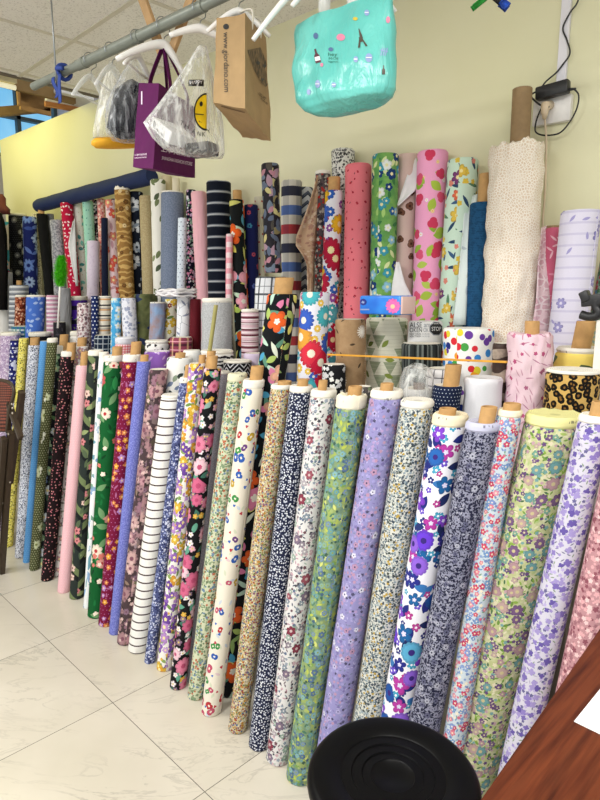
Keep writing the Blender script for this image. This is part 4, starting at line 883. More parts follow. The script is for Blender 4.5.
# roll with the sign print
root, Pb, Pt, r = roll('C', 'white roll with black lettering and a stop sign print', 408, 443, 321, 424, 345, '#f0efee', [], dy=-.06, edge='#f4f3f1', amp=.004, wr=.1)
def text2d(s, sx, spacing=1.0):
    cu = bpy.data.curves.new('t', 'FONT'); cu.body = s; cu.size = 1; cu.align_x = 'CENTER'; cu.align_y = 'CENTER'; cu.space_character = spacing
    o = bpy.data.objects.new('t', cu); C.objects.link(o)
    dg = bpy.context.evaluated_depsgraph_get(); dg.update()
    me = bpy.data.meshes.new_from_object(o.evaluated_get(dg))
    bm = bmesh.new(); bm.from_mesh(me); bpy.data.objects.remove(o)
    bmesh.ops.triangulate(bm, faces=bm.faces)
    xs = [v.co.x for v in bm.verts]; ys = [v.co.y for v in bm.verts]
    V = [((v.co.x-min(xs))/(max(xs)-min(xs))-.5, .5-(v.co.y-min(ys))/(max(ys)-min(ys))) for v in bm.verts]
    F = [[v.index for v in f.verts] for f in bm.faces]
    bm.free(); return V, F
def poly2d(pts): return list(pts), [list(range(len(pts)))]
def disc2d(n=24, a0=0, a1=TAU): 
    p = [(.5*math.cos(a0+(a1-a0)*i/n), .5*math.sin(a0+(a1-a0)*i/n)) for i in range(n+(0 if a1-a0 > 6.2 else 1))]
    return p, [list(range(len(p)))]
def tree_of(objs):
    vs, fs = [], []
    for o in objs:
        off = Vector(o.location); pp = o.parent
        while pp is not None: off += Vector(pp.location); pp = pp.parent
        n = len(vs)
        vs += [v.co+off for v in o.data.vertices]; fs += [[n+i for i in p.vertices] for p in o.data.polygons]
    return BVHTree.FromPolygons(vs, fs)
def decal(parent, tree, shape, ctr, size, mat, rot=0, name='print', off=.0012, shear=0, label=None):
    """a printed mark that follows the surface it lies on; ctr/size give where it sits on that surface as surveyed from the photograph"""
    V, F = shape
    bm = NB(); c, s = math.cos(R(rot)), math.sin(R(rot))
    tri = bmesh.new()
    vs = [tri.verts.new((x, y, 0)) for x, y in V]
    for f in F:
        try: tri.faces.new([vs[i] for i in f])
        except ValueError: pass
    bmesh.ops.triangulate(tri, faces=tri.faces)
    longest = max(size)
    for _ in range(2):
        es = [e for e in tri.edges if e.calc_length() > 3.5/longest]
        if es: bmesh.ops.subdivide_edges(tri, edges=es, cuts=1); bmesh.ops.triangulate(tri, faces=tri.faces)
    vm = {}
    for v in tri.verts:
        x, y = v.co.x*size[0], v.co.y*size[1]; x += y*shear
        px, py = ctr[0]+x*c-y*s, ctr[1]+x*s+y*c
        d_ = ray(px, py).normalized()
        h, nn, ix, dist = tree.ray_cast(EYE, d_)
        if h is None: continue
        if nn.dot(d_) > 0: nn = -nn
        vm[v] = bm.verts.new(h+nn*off)
    for f in tri.faces:
        if all(v in vm for v in f.verts):
            try: bm.faces.new([vm[v] for v in f.verts])
            except ValueError: pass
    tri.free()
    if not bm.faces: bm.free(); return
    return obj(name, bm, mat, parent, False, label)
M_INK = simple('black_ink', '#1b1b1e', .6, var=0); M_WINK = simple('white_ink', '#efeff0', .6, var=0); M_GINK = simple('grey_ink', '#8f939c', .6, var=0)
tr = tree_of(root.children)
decal(root.children[0], tr, text2d('ALSE', 1), (416, 325), (12, 5), M_INK); decal(root.children[0], tr, text2d('am', 1), (427, 325.5), (6, 3.5), M_GINK)
decal(root.children[0], tr, text2d('OKEN', 1), (416, 330), (12, 4.4), M_INK); decal(root.children[0], tr, text2d('OK', 1), (426, 330), (5, 4), M_GINK)
for yy in (334, 336.3): decal(root.children[0], tr, text2d('NDN TOKEN', 1), (415.5, yy), (11, 1.7), M_INK); decal(root.children[0], tr, text2d('IN OK ND', 1), (426, yy), (7, 1.6), M_GINK)
octo = [(.5*math.cos(TAU*(i+.5)/8), .5*math.sin(TAU*(i+.5)/8)) for i in range(8)]
decal(root.children[0], tr, poly2d(octo), (436, 328.6), (14.5, 14.5), M_GINK, off=.001)
decal(root.children[0], tr, poly2d(octo), (436, 328.6), (12.6, 12.6), M_INK, off=.0016)
decal(root.children[0], tr, text2d('STOP', 1), (436, 328.8), (9, 4), M_WINK, off=.0022)

# ------------------------------------------------------------------ navy bolt lying across the tops
a = on_y(38, 206, WALL_C-.125, WALL_K); b = on_y(152, 176, WALL_C-.12, WALL_K)
rt = empty('fabric_bolt', a, 'long plain navy bolt lying across the tops of the rolls by the yellow wall', 'fabric roll')
x_, y_, z_ = frame_of(a, b)
bm = NB(); uvl = bm.loops.layers.uv.active
rows = []; nb = 40
for i in range(nb):
    t = i/(nb-1); c_ = a.lerp(b, t); rr = .047*(1-(.12 if i in (0, nb-1) else 0))
    rows.append([bm.verts.new(c_+(x_*math.cos(TAU*k/32)+y_*math.sin(TAU*k/32))*rr*(1+.02*math.sin(t*40+k*.6)+.03*math.sin(t*9+TAU*k/32*2))) for k in range(32)])
for ra, rb in zip(rows, rows[1:]):
    for k in range(32): bm.faces.new((ra[k], ra[(k+1) % 32], rb[(k+1) % 32], rb[k]))
bm.faces.new(rows[0][::-1]); bm.faces.new(rows[-1])
obj('cloth', bm, simple('navy_cloth', '#0e2350', .8, bump=.3, bscale=25), rt, sharp=50)
bm = NB(); tube(bm, [a-z_*.012, a+z_*.03], .015, 16); obj('cardboard_core', bm, M_CARD, rt, label='cardboard tube end')

# ------------------------------------------------------------------ hanging rail
RZ = 2.45
R0 = on_z(33.5, 86.6, RZ); R1 = on_z(220, -2, RZ); RD = (R1-R0).normalized()
def rail_at(px):
    lo, hi = 0.0, 2.6
    f = lambda t: (lambda v: 300+FOC*v.dot(RT)/v.dot(FW))(R0+RD*t-EYE)-px
    for _ in range(50):
        m = (lo+hi)/2
        if f(m) < 0: lo = m
        else: hi = m
    return R0+RD*lo
REND = R0+RD*2.6
M_STEEL = simple('grey_painted_steel', '#80857c', .45, metal=.25, var=.08)
M_WIRE = simple('galvanised_wire', '#9aa0a4', .35, metal=.8)
rail = empty('hanging_rail', R0, 'long grey steel rail hung below the ceiling, carrying hangers and bags', 'rail')
bm = NB(); tube(bm, [R0, REND], .0155, 20); obj('tube', bm, M_STEEL, rail, sharp=40)
j = rail_at(82); bm = NB(); tube(bm, [j-RD*.03, j+RD*.7], .0185, 20); obj('sleeve', bm, M_STEEL, rail, sharp=40)
for px in (84, 138): 
    j = rail_at(px); bm = NB(); tube(bm, [j-RD*.008, j+RD*.012], .0205, 20); obj('collar', bm, M_STEEL, rail, sharp=40)
for px, top in ((62, None), (470, None)):
    j = rail_at(px) if px < 400 else R0+RD*2.3
    bm = NB(); tube(bm, [Vector((j.x, j.y-.024, CEIL)), Vector((j.x, j.y-.024, j.z-.06))], .0032, 8); obj('suspension_rod', bm, M_WIRE, rail)
j = rail_at(64)
knot = empty('tie_ribbon', j-Vector((0, 0, .1)), 'blue cloth strip knotted around the rail and its rod', 'ribbon')
M_BLUE = simple('blue_ribbon', '#27408c', .8)
bm = NB()
ring = [j+Vector((.0, -.0, 0))+(Vector((0, 1, 0))*math.cos(TAU*k/14)+Vector((0, 0, 1))*math.sin(TAU*k/14))*.026+RD*.004*math.sin(k) for k in range(15)]
tube(bm, ring, .008, 8); obj('knot', bm, M_BLUE, knot)
for s_, l_ in ((-.015, .075), (.012, .1)):
    g = [[j+RD*(s_*(1+t*.6)+w_*.011+.012*math.sin(t*4+s_*100))+Vector((0, -.03-.004*math.sin(t*6), -.02-l_*t)) for w_ in (-1, 0, 1)] for t in [i/7 for i in range(8)]]
    bm = NB(); sheet(bm, g, .003); obj('tail', bm, M_BLUE, knot)
bm = NB(); tube(bm, smooth_path([j+RD*.0+Vector((0, -.028, .005)), j+RD*.025+Vector((0, -.036, .0)), j+RD*.05+Vector((0, -.03, -.004))]), .008, 8); obj('tail', bm, M_BLUE, knot)
# wooden braces from the ceiling to the rail
M_WOOD = simple('raw_wood', '#b89468', .75, var=.15, vscale=20)
yb_ = rail_at(165).y+.045
for (p1, p2), lab in ((((158, 42), (143, 0)), 'rough wooden brace slanting down from the ceiling, left of the pair behind the rail'), (((174, 45), (189, 5)), 'rough wooden brace slanting down from the ceiling, right of the pair behind the rail')):
    q1 = on_y(*p1, yb_); q2 = on_y(*p2, yb_); dd = (q2-q1); q3 = q1+dd*((CEIL-.002-q1.z)/dd.z); q0 = q1-dd*.25
    bm = NB(); bar(bm, q0, q3, .036, .014, .002, up=Vector((0, 1, 0))); solo('wooden_brace', bm, M_WOOD, lab, 'wood strip', 'wooden braces of the rail', smooth=False)

# hangers
M_HANG = simple('white_plastic', '#ebe9e6', .35, var=.02)
m, T, bs, out = mat_base('frosted_plastic'); bs.inputs['Base Color'].default_value = lin('#eef0ee'); bs.inputs['Roughness'].default_value = .3; bs.inputs['Alpha'].default_value = .5
M_FROST = m
def hanger(px, heading, label, mat, span=.19, drop=.075, stem=.06, fat=1, tilt=0, right=1, cross=True):
    q = rail_at(px); u = Vector((-math.sin(R(heading)), math.cos(R(heading)), 0))
    r0 = empty('clothes_hanger', q-Vector((0, 0, stem+drop)), label, 'hanger', 'hangers on the steel rail')
    hk = [q+Vector((0, -math.cos(a)*.024, math.sin(a)*.024)) for a in [R(x) for x in range(-30, 200, 20)]]
    hk = [Vector((p.x, p.y, p.z)) for p in hk]+[q+Vector((0, .022, -.02)), q+Vector((0, 0.004, -.035)), q+Vector((0, 0, -stem))]
    bm = NB(); tube(bm, smooth_path(hk, 3), .0016, 6); obj('hook', bm, M_WIRE, r0)
    n0 = q-Vector((0, 0, stem-.004))
    arc = [n0+u*(span*(t if t < 0 else t*right))+Vector((0, 0, -drop*abs(t)**1.35+tilt*t)) for t in [i/8-1 for i in range(17)]]
    bm = NB()
    rr = [fat*(.006+.005*(1-abs(i/8-1))) for i in range(17)]
    tube(bm, arc, rr, 10)
    obj('shoulder', bm, mat, r0)
    if cross: bm = NB(); tube(bm, [arc[1], arc[1].lerp(arc[-2], .5)-Vector((0, 0, .004)), arc[-2]], .0045, 8); (obj('crossbar', bm, mat, r0) if cross else None)
    return r0
hanger(90, 30, 'frosted plastic hanger, leftmost on the steel rail', M_FROST, .12, .1)
hanger(111, 36, 'frosted plastic hanger holding the clear bag with a yellow bottom', M_FROST, .13, .1)
hanger(137, 33, 'white plastic hanger carrying the wrapped dark garment', M_HANG, .10, .06)
hanger(163, -12, 'white plastic hanger carrying the purple tote bag, one arm reaching left', M_HANG, .155, .075, fat=1.35, right=.4, cross=False)
hanger(199, -28, 'white plastic hanger above the clear smiley bag', M_HANG, .09, .03, fat=1.2, cross=False)
hanger(238, -35, 'white plastic hanger inside the handles of the brown paper bag', M_HANG, .09, .06, cross=False)
hanger(322, -38, 'white plastic hanger between the paper bag and turquoise bag', M_HANG, .175, .17, stem=.05, cross=False)
hanger(345, -38, 'white plastic hanger in front of the turquoise bag handles', M_HANG, .13, .11, stem=.05, cross=False)

# ------------------------------------------------------------------ hanging bags
def quad_box(bm, c8, n=10, amp=.002, seed=0, mats=(0,)*6):
    """box from 8 corners (nl,nr,fr,fl bottom then top) with softly dented faces"""
    B, Tt = c8[:4], c8[4:]
    uv = bm.loops.layers.uv.active
    faces = [(B[0], B[1], Tt[1], Tt[0]), (B[1], B[2], Tt[2], Tt[1]), (B[2], B[3], Tt[3], Tt[2]), (B[3], B[0], Tt[0], Tt[3]), (B[3], B[2], B[1], B[0])]
    cache = {}
    ctr = sum(c8, Vector())/8
    def gv(p):
        key = tuple(round(x, 5) for x in p)
        if key not in cache:
            k = noise.noise(p*14+Vector((seed, 0, 0)))+.5*noise.noise(p*33+Vector((seed, 3, 0)))
            cache[key] = bm.verts.new(p+(p-ctr).normalized()*k*amp)
        return cache[key]
    for fi, (a, b, c, d) in enumerate(faces):
        for i in range(n):
            for j in range(n):
                q = [gv(a.lerp(b, u).lerp(d.lerp(c, u), v)) for u, v in ((i/n, j/n), ((i+1)/n, j/n), ((i+1)/n, (j+1)/n), (i/n, (j+1)/n))]
                f = bm.faces.new(q); f.material_index = mats[fi]
def open_bag(name, parent, c8, mat, amp, seed, thick=.0015):
    bm = NB(); quad_box(bm, c8, 12, amp, seed)
    bmesh.ops.recalc_face_normals(bm, faces=bm.faces)
    g = bmesh.ops.solidify(bm, geom=bm.faces[:], thickness=thick)
    return obj(name, bm, mat, parent, True, sharp=35)
def strap(bm, pts, w, t, up):
    pts = smooth_path(pts, 6)
    g = []
    for p in pts: g.append([p-up*w/2, p, p+up*w/2])
    sheet(bm, g, t)
# brown paper bag
M_KRAFT = simple('kraft_paper', '#a2855c', .75, var=.1, vscale=18, bump=.9, bscale=13)
q = rail_at(236)
c8 = [P(213, 103, 1.66), P(245, 108, 1.60), P(271, 142, 1.86), None, P(217, 19, 1.66), P(245, 14, 1.60), P(266, 37, 1.86), None]
c8[3] = c8[0]+(c8[2]-c8[1]); c8[7] = c8[4]+(c8[6]-c8[5])
pb = empty('paper_bag', (sum(c8[:4], Vector())/4), 'brown kraft paper bag with a web address and cat sketch hanging from the rail', 'bag')
body = open_bag('bag_body', pb, c8, M_KRAFT, .007, 3)
tp = q-Vector((0, 0, .055))
for s_ in (0, 1):
    a1 = c8[5].lerp(c8[6], .3) if s_ == 0 else c8[4].lerp(c8[7], .3)
    a2 = c8[5].lerp(c8[6], .7) if s_ == 0 else c8[4].lerp(c8[7], .7)
    bm = NB(); tube(bm, smooth_path([a1-Vector((0, 0, .02)), a1+Vector((0, 0, .03)), tp+(a1-tp)*.15, tp+(a2-tp)*.15, a2+Vector((0, 0, .03)), a2-Vector((0, 0, .02))], 5), .003, 8)
    obj('handle', bm, simple('white_cord', '#dcd6c8', .7), pb, label='white cord handle')
tr = tree_of([body])
decal(body, tr, text2d('● www.giordano.com', 1), (226, 58), (68, 7.5), M_INK, rot=89)
# cat's head sketched on the broad side
cat = [(-.45, -.5), (-.2, -.28), (.1, -.3), (.3, -.5), (.42, -.2), (.46, .15), (.34, .42), (.12, .5), (-.1, .35), (-.3, .05)]
M_SK, T, bs, out = mat_base('sketch_ink')
tc = T.n('ShaderNodeTexCoord').outputs['Object']
T.put(bs.inputs['Base Color'], T.ramp(T.noise(T.vm('MULTIPLY', tc, (1, 1, .3)), 160, 3), [(.38, lin('#2c2820')), (.62, lin('#8c7250'))])); bs.inputs['Roughness'].default_value = .8
decal(body, tr, poly2d(cat), (259, 68), (18, 40), M_SK, shear=-.0, rot=-12)
decal(body, tr, poly2d([(-.5, -.1), (0, -.5), (.5, 0), (0, .5)]), (257.5, 63), (5, 5), M_INK, off=.002); decal(body, tr, poly2d([(-.5, -.1), (0, -.5), (.5, 0), (0, .5)]), (264, 66), (4, 5), M_INK, off=.002)
decal(body, tr, poly2d([(-.5, -.4), (.5, -.4), (0, .5)]), (262, 80), (4, 4), M_INK, off=.002)
decal(body, tr, text2d('cats are', 1), (262, 96), (9, 3), M_SK, rot=40); decal(body, tr, text2d('friends', 1), (264, 101), (9, 2.6), M_SK, rot=40)
M_FOLD = simple('fold_line', '#6d5230', .8)
decal(body, tr, poly2d([(-.5, -.5), (.5, -.5), (.5, .5), (-.5, .5)]), (229, 108), (33, .8), M_FOLD, rot=15)
# purple tote
M_PURP = simple('purple_nonwoven', '#560a4c', .7, var=.06, bump=.35, bscale=22, spec=.2)
M_LILINK = simple('pale_lilac_ink', '#e8d4e6', .6, var=0)
c8 = [P(133, 167, 1.98), P(153, 169, 1.90), P(195, 178, 2.18), None, P(139, 83, 1.97), P(159, 83, 1.91), P(196, 108, 2.18), None]
c8[3] = c8[0]+(c8[2]-c8[1]); c8[7] = c8[4]+(c8[6]-c8[5])
tb = empty('tote_bag', (sum(c8[:4], Vector())/4), 'purple non-woven tote bag with white Chinese lettering hanging from the rail', 'bag')
body = open_bag('bag_body', tb, c8, M_PURP, .003, 8)
q = rail_at(163)-Vector((0, 0, .055))
for i_ in (0, 1):
    e0, e1 = (c8[5], c8[6]) if i_ == 0 else (c8[4], c8[7])
    dd = (e1-e0).normalized()
    for f_ in (.28, .72):
        bm = NB(); strap(bm, [e0.lerp(e1, f_)-Vector((0, 0, .03)), e0.lerp(e1, f_)+Vector((0, 0, .03)), q+(e0.lerp(e1, f_)-q)*.06], .022, .0025, dd); obj('handle', bm, M_PURP, tb)
tr = tree_of([body])
decal(body, tr, text2d('上海时装商店', 1), (175, 151), (30, 7.5), M_LILINK, rot=12, off=.004, shear=.1)
decal(body, tr, text2d('SHANGHAI FASHION STORE', 1), (176, 161), (31, 3.4), M_LILINK, rot=12, off=.004)
decal(body, tr, text2d('上海时装商店', 1), (141.5, 155), (13, 2), M_LILINK, rot=-4, off=.004); decal(body, tr, text2d('SHANGHAI FASHION', 1), (141.5, 158), (12, 1.3), M_LILINK, rot=-4, off=.004)
decal(body, tr, poly2d([(-.5, -.5), (.5, -.5), (.5, .5), (-.5, .5)]), (142, 98), (1.2, 13), M_LILINK)

# soft pouches
def pouch(rows, bf, bb, seg=40, pleat=0, pn=15, ex=1.0, dent=.004, seed=0, close=True):
    """loft: rows of (left point, right point, fatness); front/back bulge"""
    bm = NB(); rings = []
    for i, (a, b, f) in enumerate(rows):
        mid = (a+b)/2; u = (b-a)/2; n = Vector((u.y, -u.x, 0)).normalized()
        if n.dot(FW) > 0: n = -n
        ring = []
        for k in range(seg):
            th = TAU*k/seg; c, s = math.cos(th), math.sin(th)
            c = math.copysign(abs(c)**ex, c); s = math.copysign(abs(s)**ex, s)
            pl = 1+pleat*(1-i/len(rows))*math.sin(pn*th+seed)
            p = mid+u*c*pl+n*(s*(bf if s > 0 else bb)*f*pl)
            p += n*dent*noise.noise(p*17+Vector((seed, 0, 0)))*2
            ring.append(bm.verts.new(p))
        rings.append(ring)
    for a, b in zip(rings, rings[1:]):
        for k in range(seg): bm.faces.new((a[k], a[(k+1) % seg], b[(k+1) % seg], b[k]))
    if close: bm.faces.new(rings[-1])
    bmesh.ops.recalc_face_normals(bm, faces=bm.faces)
    return bm
def film(name, col, alpha, rough=.22, streak=.55):
    m, T, bs, out = mat_base(name); bs.inputs['Base Color'].default_value = lin(col); bs.inputs['Roughness'].default_value = rough; bs.inputs['Specular IOR Level'].default_value = .4
    tc = T.n('ShaderNodeTexCoord').outputs['Object']
    lw = T.n('ShaderNodeLayerWeight'); lw.inputs[0].default_value = .35
    st_ = T.ramp(T.noise(T.vm('MULTIPLY', tc, (1, 1, .12)), 60, 2), [(.48, (0, 0, 0, 1)), (.72, (1, 1, 1, 1))])
    T.put(bs.inputs['Alpha'], T.m('ADD', T.m('MULTIPLY_ADD', lw.outputs[1], .35, alpha), T.m('MULTIPLY', st_, streak), clamp=True))
    b = T.n('ShaderNodeBump'); b.inputs['Strength'].default_value = .7; b.inputs['Distance'].default_value = .01
    T.put(b.inputs['Height'], T.noise(T.vm('MULTIPLY', tc, (1, 1, .3)), 24, 4)); T.L.new(b.outputs[0], bs.inputs['Normal'])
    return m
M_FILM = film('clear_film', '#eef0ee', .10)
def rows_px(lst): return [(P(xl, y if not isinstance(y, tuple) else y[0], d), P(xr, y if not isinstance(y, tuple) else y[1], d2), f) for xl, xr, y, d, d2, f in lst]
# clear smiley bag with a white carton
rw = rows_px([(198, 206, 46, 1.80, 1.82, .25), (190, 208, 62, 1.78, 1.84, .5), (175, 212, 85, 1.75, 1.87, .8), (160, 216, 106, 1.72, 1.90, 1), (147, 219, (122, 126), 1.70, 1.92, 1), (155, 221, (136, 143), 1.70, 1.92, 1), (166, 222, (147, 154), 1.71, 1.92, .9), (176, 221, (152, 159), 1.75, 1.91, .5)])
sb = empty('plastic_bag', (rw[-1][0]+rw[-1][1])/2, 'clear plastic bag with a yellow smiley and thank you print holding a white box', 'bag')
film_o = obj('bag_film', pouch(rw, .05, .06, pleat=.10, pn=17, dent=.004, seed=2), M_FILM, sb)
tr = tree_of([film_o])
M_YEL = simple('yellow_ink', '#f2cf1c', .5, var=0)
half = disc2d(20, R(90), R(270))
hs = [(x+.25, y) for x, y in half[0]]
decal(film_o, tr, (hs, half[1]), (200, 112), (26, 38), M_INK, off=.001)
decal(film_o, tr, (hs, half[1]), (200.3, 112), (23, 34), M_YEL, off=.002)
decal(film_o, tr, disc2d(16), (200.5, 104), (3.4, 5), M_INK, off=.003)
decal(film_o, tr, poly2d([(-.5, -.5), (.5, -.1), (.5, .3), (-.5, -.1)]), (198.5, 114.5), (9, 2.4), M_INK, off=.003)
decal(film_o, tr, poly2d([(-.5, -.5), (.5, -.5), (.5, .5), (-.5, .5)]), (196, 83), (15, 6.5), M_INK, off=.001); decal(film_o, tr, text2d('HAPPY', 1), (196, 82.5), (12, 3.4), M_WINK, off=.002)
for ch, x, y, ro in (('T', 181, 124, 25), ('H', 186, 127, 20), ('A', 193, 132, 15), ('N', 198, 134.5, 10), ('K', 203, 135, 0), ('Y', 207.5, 132, -15)):
    decal(film_o, tr, text2d(ch, 1), (x, y), (3.6, 4.6), M_INK, rot=ro, off=.005)
bxm = simple('white_carton', '#e6e6e8', .6)
n0 = [P(150, 126, 1.80), P(168, 144, 1.785), P(172, 132, 1.79), P(152, 116, 1.81)]
dv = P(194, 151, 1.92)-n0[1]
c8 = [n0[0], n0[1], n0[1]+dv, n0[0]+dv, n0[3], n0[2], n0[2]+dv, n0[3]+dv]
bm = NB(); vs_ = [bm.verts.new(c) for c in c8]
for f in ((3, 2, 1, 0), (4, 5, 6, 7), (0, 1, 5, 4), (1, 2, 6, 5), (2, 3, 7, 6), (3, 0, 4, 7)): bm.faces.new([vs_[i] for i in f])
bmesh.ops.recalc_face_normals(bm, faces=bm.faces); bmesh.ops.bevel(bm, geom=bm.edges[:], offset=.002, segments=2, affect='EDGES')
cart = solo('carton', bm, bxm, 'white carton with a printed barcode lying inside the clear smiley bag', 'box', smooth=False)
tr2 = tree_of([cart])
for k in range(9): decal(cart, tr2, poly2d([(-.5, -.5), (.5, -.5), (.5, .5), (-.5, .5)]), (154+k*1.3, 124.5+k*1.25), (.6+.4*(k % 3 == 0), 7), M_INK, rot=8, name='barcode')
bm = NB(); box(bm, (-.045, -.03, -.018), (.045, .03, .018), bev=.006, M=Matrix.Translation(P(202, 150, 1.86)) @ Matrix.Rotation(R(20), 4, 'Z'))
solo('black_case', bm, simple('matt_black', '#232326', .5), 'small black case lying inside the clear smiley bag beside the carton', 'case', sharp=40)
# clear bag with a yellow bottom
rw = rows_px([(110, 114, 62, 2.180, 2.180, .3), (107, 119, 76, 2.160, 2.200, .6), (103, 125, 92, 2.150, 2.220, .8), (99, 131, 112, 2.140, 2.240, 1), (95, 136, 130, 2.130, 2.250, 1), (94, 136, 137, 2.135, 2.245, .95)])
yb2 = empty('plastic_bag', (rw[-1][0]+rw[-1][1])/2, 'clear plastic bag with a soft yellow pad at its bottom, second hanging bag from left', 'bag')
obj('bag_film', pouch(rw, .05, .05, pleat=.12, pn=13, seed=5), film('milky_film', '#f2f2ea', .16), yb2)
rw = rows_px([(95, 135, 138, 2.140, 2.240, .5), (92, 138, 141, 2.130, 2.250, 1.1), (92, 138, 144, 2.130, 2.250, 1.1), (96, 135, 148, 2.145, 2.235, .5)])
o = pouch(rw, .042, .042, seed=4, dent=.002); bmesh.ops.holes_fill(o, edges=o.edges[:])
solo('foam_pad', o, simple('yellow_foam', '#e0a41c', .7), 'yellow soft pad lying in the bottom of the clear bag', 'pad')
# wrapped dark garment
rw = rows_px([(128, 131, 80, 2.110, 2.120, .3), (121, 140, 88, 2.070, 2.160, .9), (115, 146, 100, 2.050, 2.180, 1), (112, 148, 114, 2.040, 2.190, 1), (113, 147, 126, 2.040, 2.180, 1), (119, 144, 136, 2.060, 2.170, .7), (126, 140, 139, 2.080, 2.150, .3)])
dg_ = empty('garment_bag', (rw[-1][0]+rw[-1][1])/2, 'dark folded garment wrapped in shiny clear film beside the purple tote', 'bag')
o = pouch(rw, .06, .05, seed=9, dent=.013, ex=.85); bmesh.ops.holes_fill(o, edges=o.edges[:])
obj('garment', o, simple('glossy_charcoal', '#0d0e15', .22, var=.4, vscale=14, bump=1.0, bscale=22, spec=.12), dg_)
rw = rows_px([(131, 139, 58, 2.100, 2.110, .3), (125, 142, 72, 2.080, 2.140, .6), (119, 144, 86, 2.060, 2.170, 1), (112.5, 148, 100, 2.035, 2.195, 1.1), (110, 149.5, 116, 2.030, 2.200, 1.12), (111, 148.5, 130, 2.030, 2.195, 1.1), (117, 146, 140, 2.050, 2.180, .8), (125, 141, 143, 2.080, 2.150, .4)])
obj('bag_film', pouch(rw, .068, .058, pleat=.1, pn=13, seed=1), film('thin_film', '#e6eaf0', .02, streak=.3), dg_)
# turquoise carrier
M_TURQ, T, bs, out = mat_base('turquoise_film')
tc = T.n('ShaderNodeTexCoord').outputs['Object']
T.put(bs.inputs['Base Color'], T.ramp(T.noise(tc, 7, 3), [(.3, lin('#56b2aa')), (.7, lin('#6cc6bd'))])); bs.inputs['Roughness'].default_value = .28
b_ = T.n('ShaderNodeBump'); b_.inputs['Strength'].default_value = .55; b_.inputs['Distance'].default_value = .022
T.put(b_.inputs['Height'], T.noise(T.vm('MULTIPLY', tc, (1, 1, .35)), 16, 4, .55, .8)); T.L.new(b_.outputs[0], bs.inputs['Normal'])
rw = rows_px([(296, 393, (27, -8), 1.60, 1.40, .45), (295.5, 393.5, (36, 5), 1.60, 1.40, .6), (295.5, 394, (55, 30), 1.60, 1.40, .8), (296, 394, (75, 55), 1.60, 1.40, 1), (297, 394, (92, 75), 1.60, 1.40, 1.1), (299, 394, (104, 88), 1.59, 1.41, 1.1), (306, 391, (112, 95), 1.58, 1.42, 1.0), (316, 385, (116, 101), 1.56, 1.44, .7), (330, 375, (117, 107), 1.54, 1.46, .3)])
tq = empty('carrier_bag', (rw[-1][0]+rw[-1][1])/2, 'turquoise plastic carrier bag printed with balloons and a tower, hanging highest on the right', 'bag')
def dense(rw, n=4):
    o = []
    for (a, b, f), (c, d, g) in zip(rw, rw[1:]):
        for k in range(n): t = k/n; o.append((a.lerp(c, t), b.lerp(d, t), lerp(f, g, t)))
    return o+[rw[-1]]
bmq = pouch(dense(rw), .045, .05, seg=72, dent=.006, ex=.8, seed=6)
body = obj('bag_body', bmq, M_TURQ, tq)
for px, dp in ((325, 1.52), (352, 1.48)):
    e = P(px, 12, dp); qq = rail_at(338)
    bm = NB(); strap(bm, [e-Vector((0, 0, .02)), e+Vector((0, 0, .04)), Vector((qq.x, qq.y-.01, qq.z+.0))], .03, .002, RT.copy()); obj('handle', bm, M_FROST, tq, label='whitish clear film handle')
tr = tree_of([body])
def col_m(n, c): return simple(n, c, .45, var=.05)
M_PK = col_m('pink_ink', '#d97f9c'); M_NV = col_m('slate_ink', '#4f6a94'); M_LV = col_m('lavender_ink', '#8a9cc8'); M_GN = col_m('deep_green_ink', '#1f6a58'); M_BR = col_m('brown_ink', '#4a4238'); M_YL = col_m('gold_ink', '#c8b03a'); M_RD = col_m('maroon_ink', '#5a2a3a')
tower = [(-.04, -.5), (.04, -.5), (.1, -.05), (.2, -.05), (.2, .05), (.16, .05), (.5, .5), (.28, .5), (.12, .22), (-.12, .22), (-.28, .5), (-.5, .5), (-.16, .05), (-.2, .05), (-.2, -.05), (-.1, -.05)]
bottle = [(-.15, -.5), (.15, -.5), (.15, -.2), (.45, 0), (.45, .5), (-.45, .5), (-.45, 0), (-.15, -.2)]
decal(body, tr, poly2d(tower), (361, 38), (10, 19), M_BR, rot=-12)
decal(body, tr, poly2d(bottle), (317, 56), (6, 14), M_RD, rot=-14); decal(body, tr, poly2d([(-.5, -.5), (.5, -.5), (.5, .5), (-.5, .5)]), (318, 59), (5, 4), M_WINK, rot=-14, off=.002)
decal(body, tr, poly2d(bottle), (383.5, 70), (3.4, 9), M_BR)
for x, y, w_, h_, mm in ((316, 36, 5, 6.5, M_NV), (341, 37.5, 8.5, 7, M_PK), (355.5, 19, 5, 3.5, M_YL), (331, 49.5, 5, 4, M_NV), (356, 59.5, 4.5, 6, M_LV), (369, 58, 7, 9, M_LV), (388, 20, 4, 7, M_PK), (367, 13, 5, 6, M_LV), (322, 65, 3, 4, M_PK), (334, 85, 4.5, 5, M_LV), (309, 92, 4, 6, M_LV), (318, 84, 5, 8, M_LV)):
    decal(body, tr, disc2d(16), (x, y), (w_, h_), mm)
    if mm is M_LV and w_ > 4.4:
        decal(body, tr, poly2d([(-.5, -.5), (.5, -.5), (.5, .5), (-.5, .5)]), (x, y), (w_*.8, .7), M_WINK, off=.002)
for dx_ in (-2.2, 0, 2.2): decal(body, tr, poly2d([(-.5, -.5), (.5, -.5), (.5, .5), (-.5, .5)]), (384+dx_, 52), (1, 8), M_LV, rot=15)
decal(body, tr, poly2d([(-.5, -.5), (.5, -.5), (.5, .5), (-.5, .5)]), (384, 51), (8, 1), M_LV, rot=15)
decal(body, tr, text2d('hey', 1), (333, 55), (9, 4.5), M_GN); decal(body, tr, text2d('MOI', 1), (333.5, 58.6), (9, 2.2), M_GN); decal(body, tr, text2d('happiness', 1), (333.5, 62), (10, 2.4), M_GN)
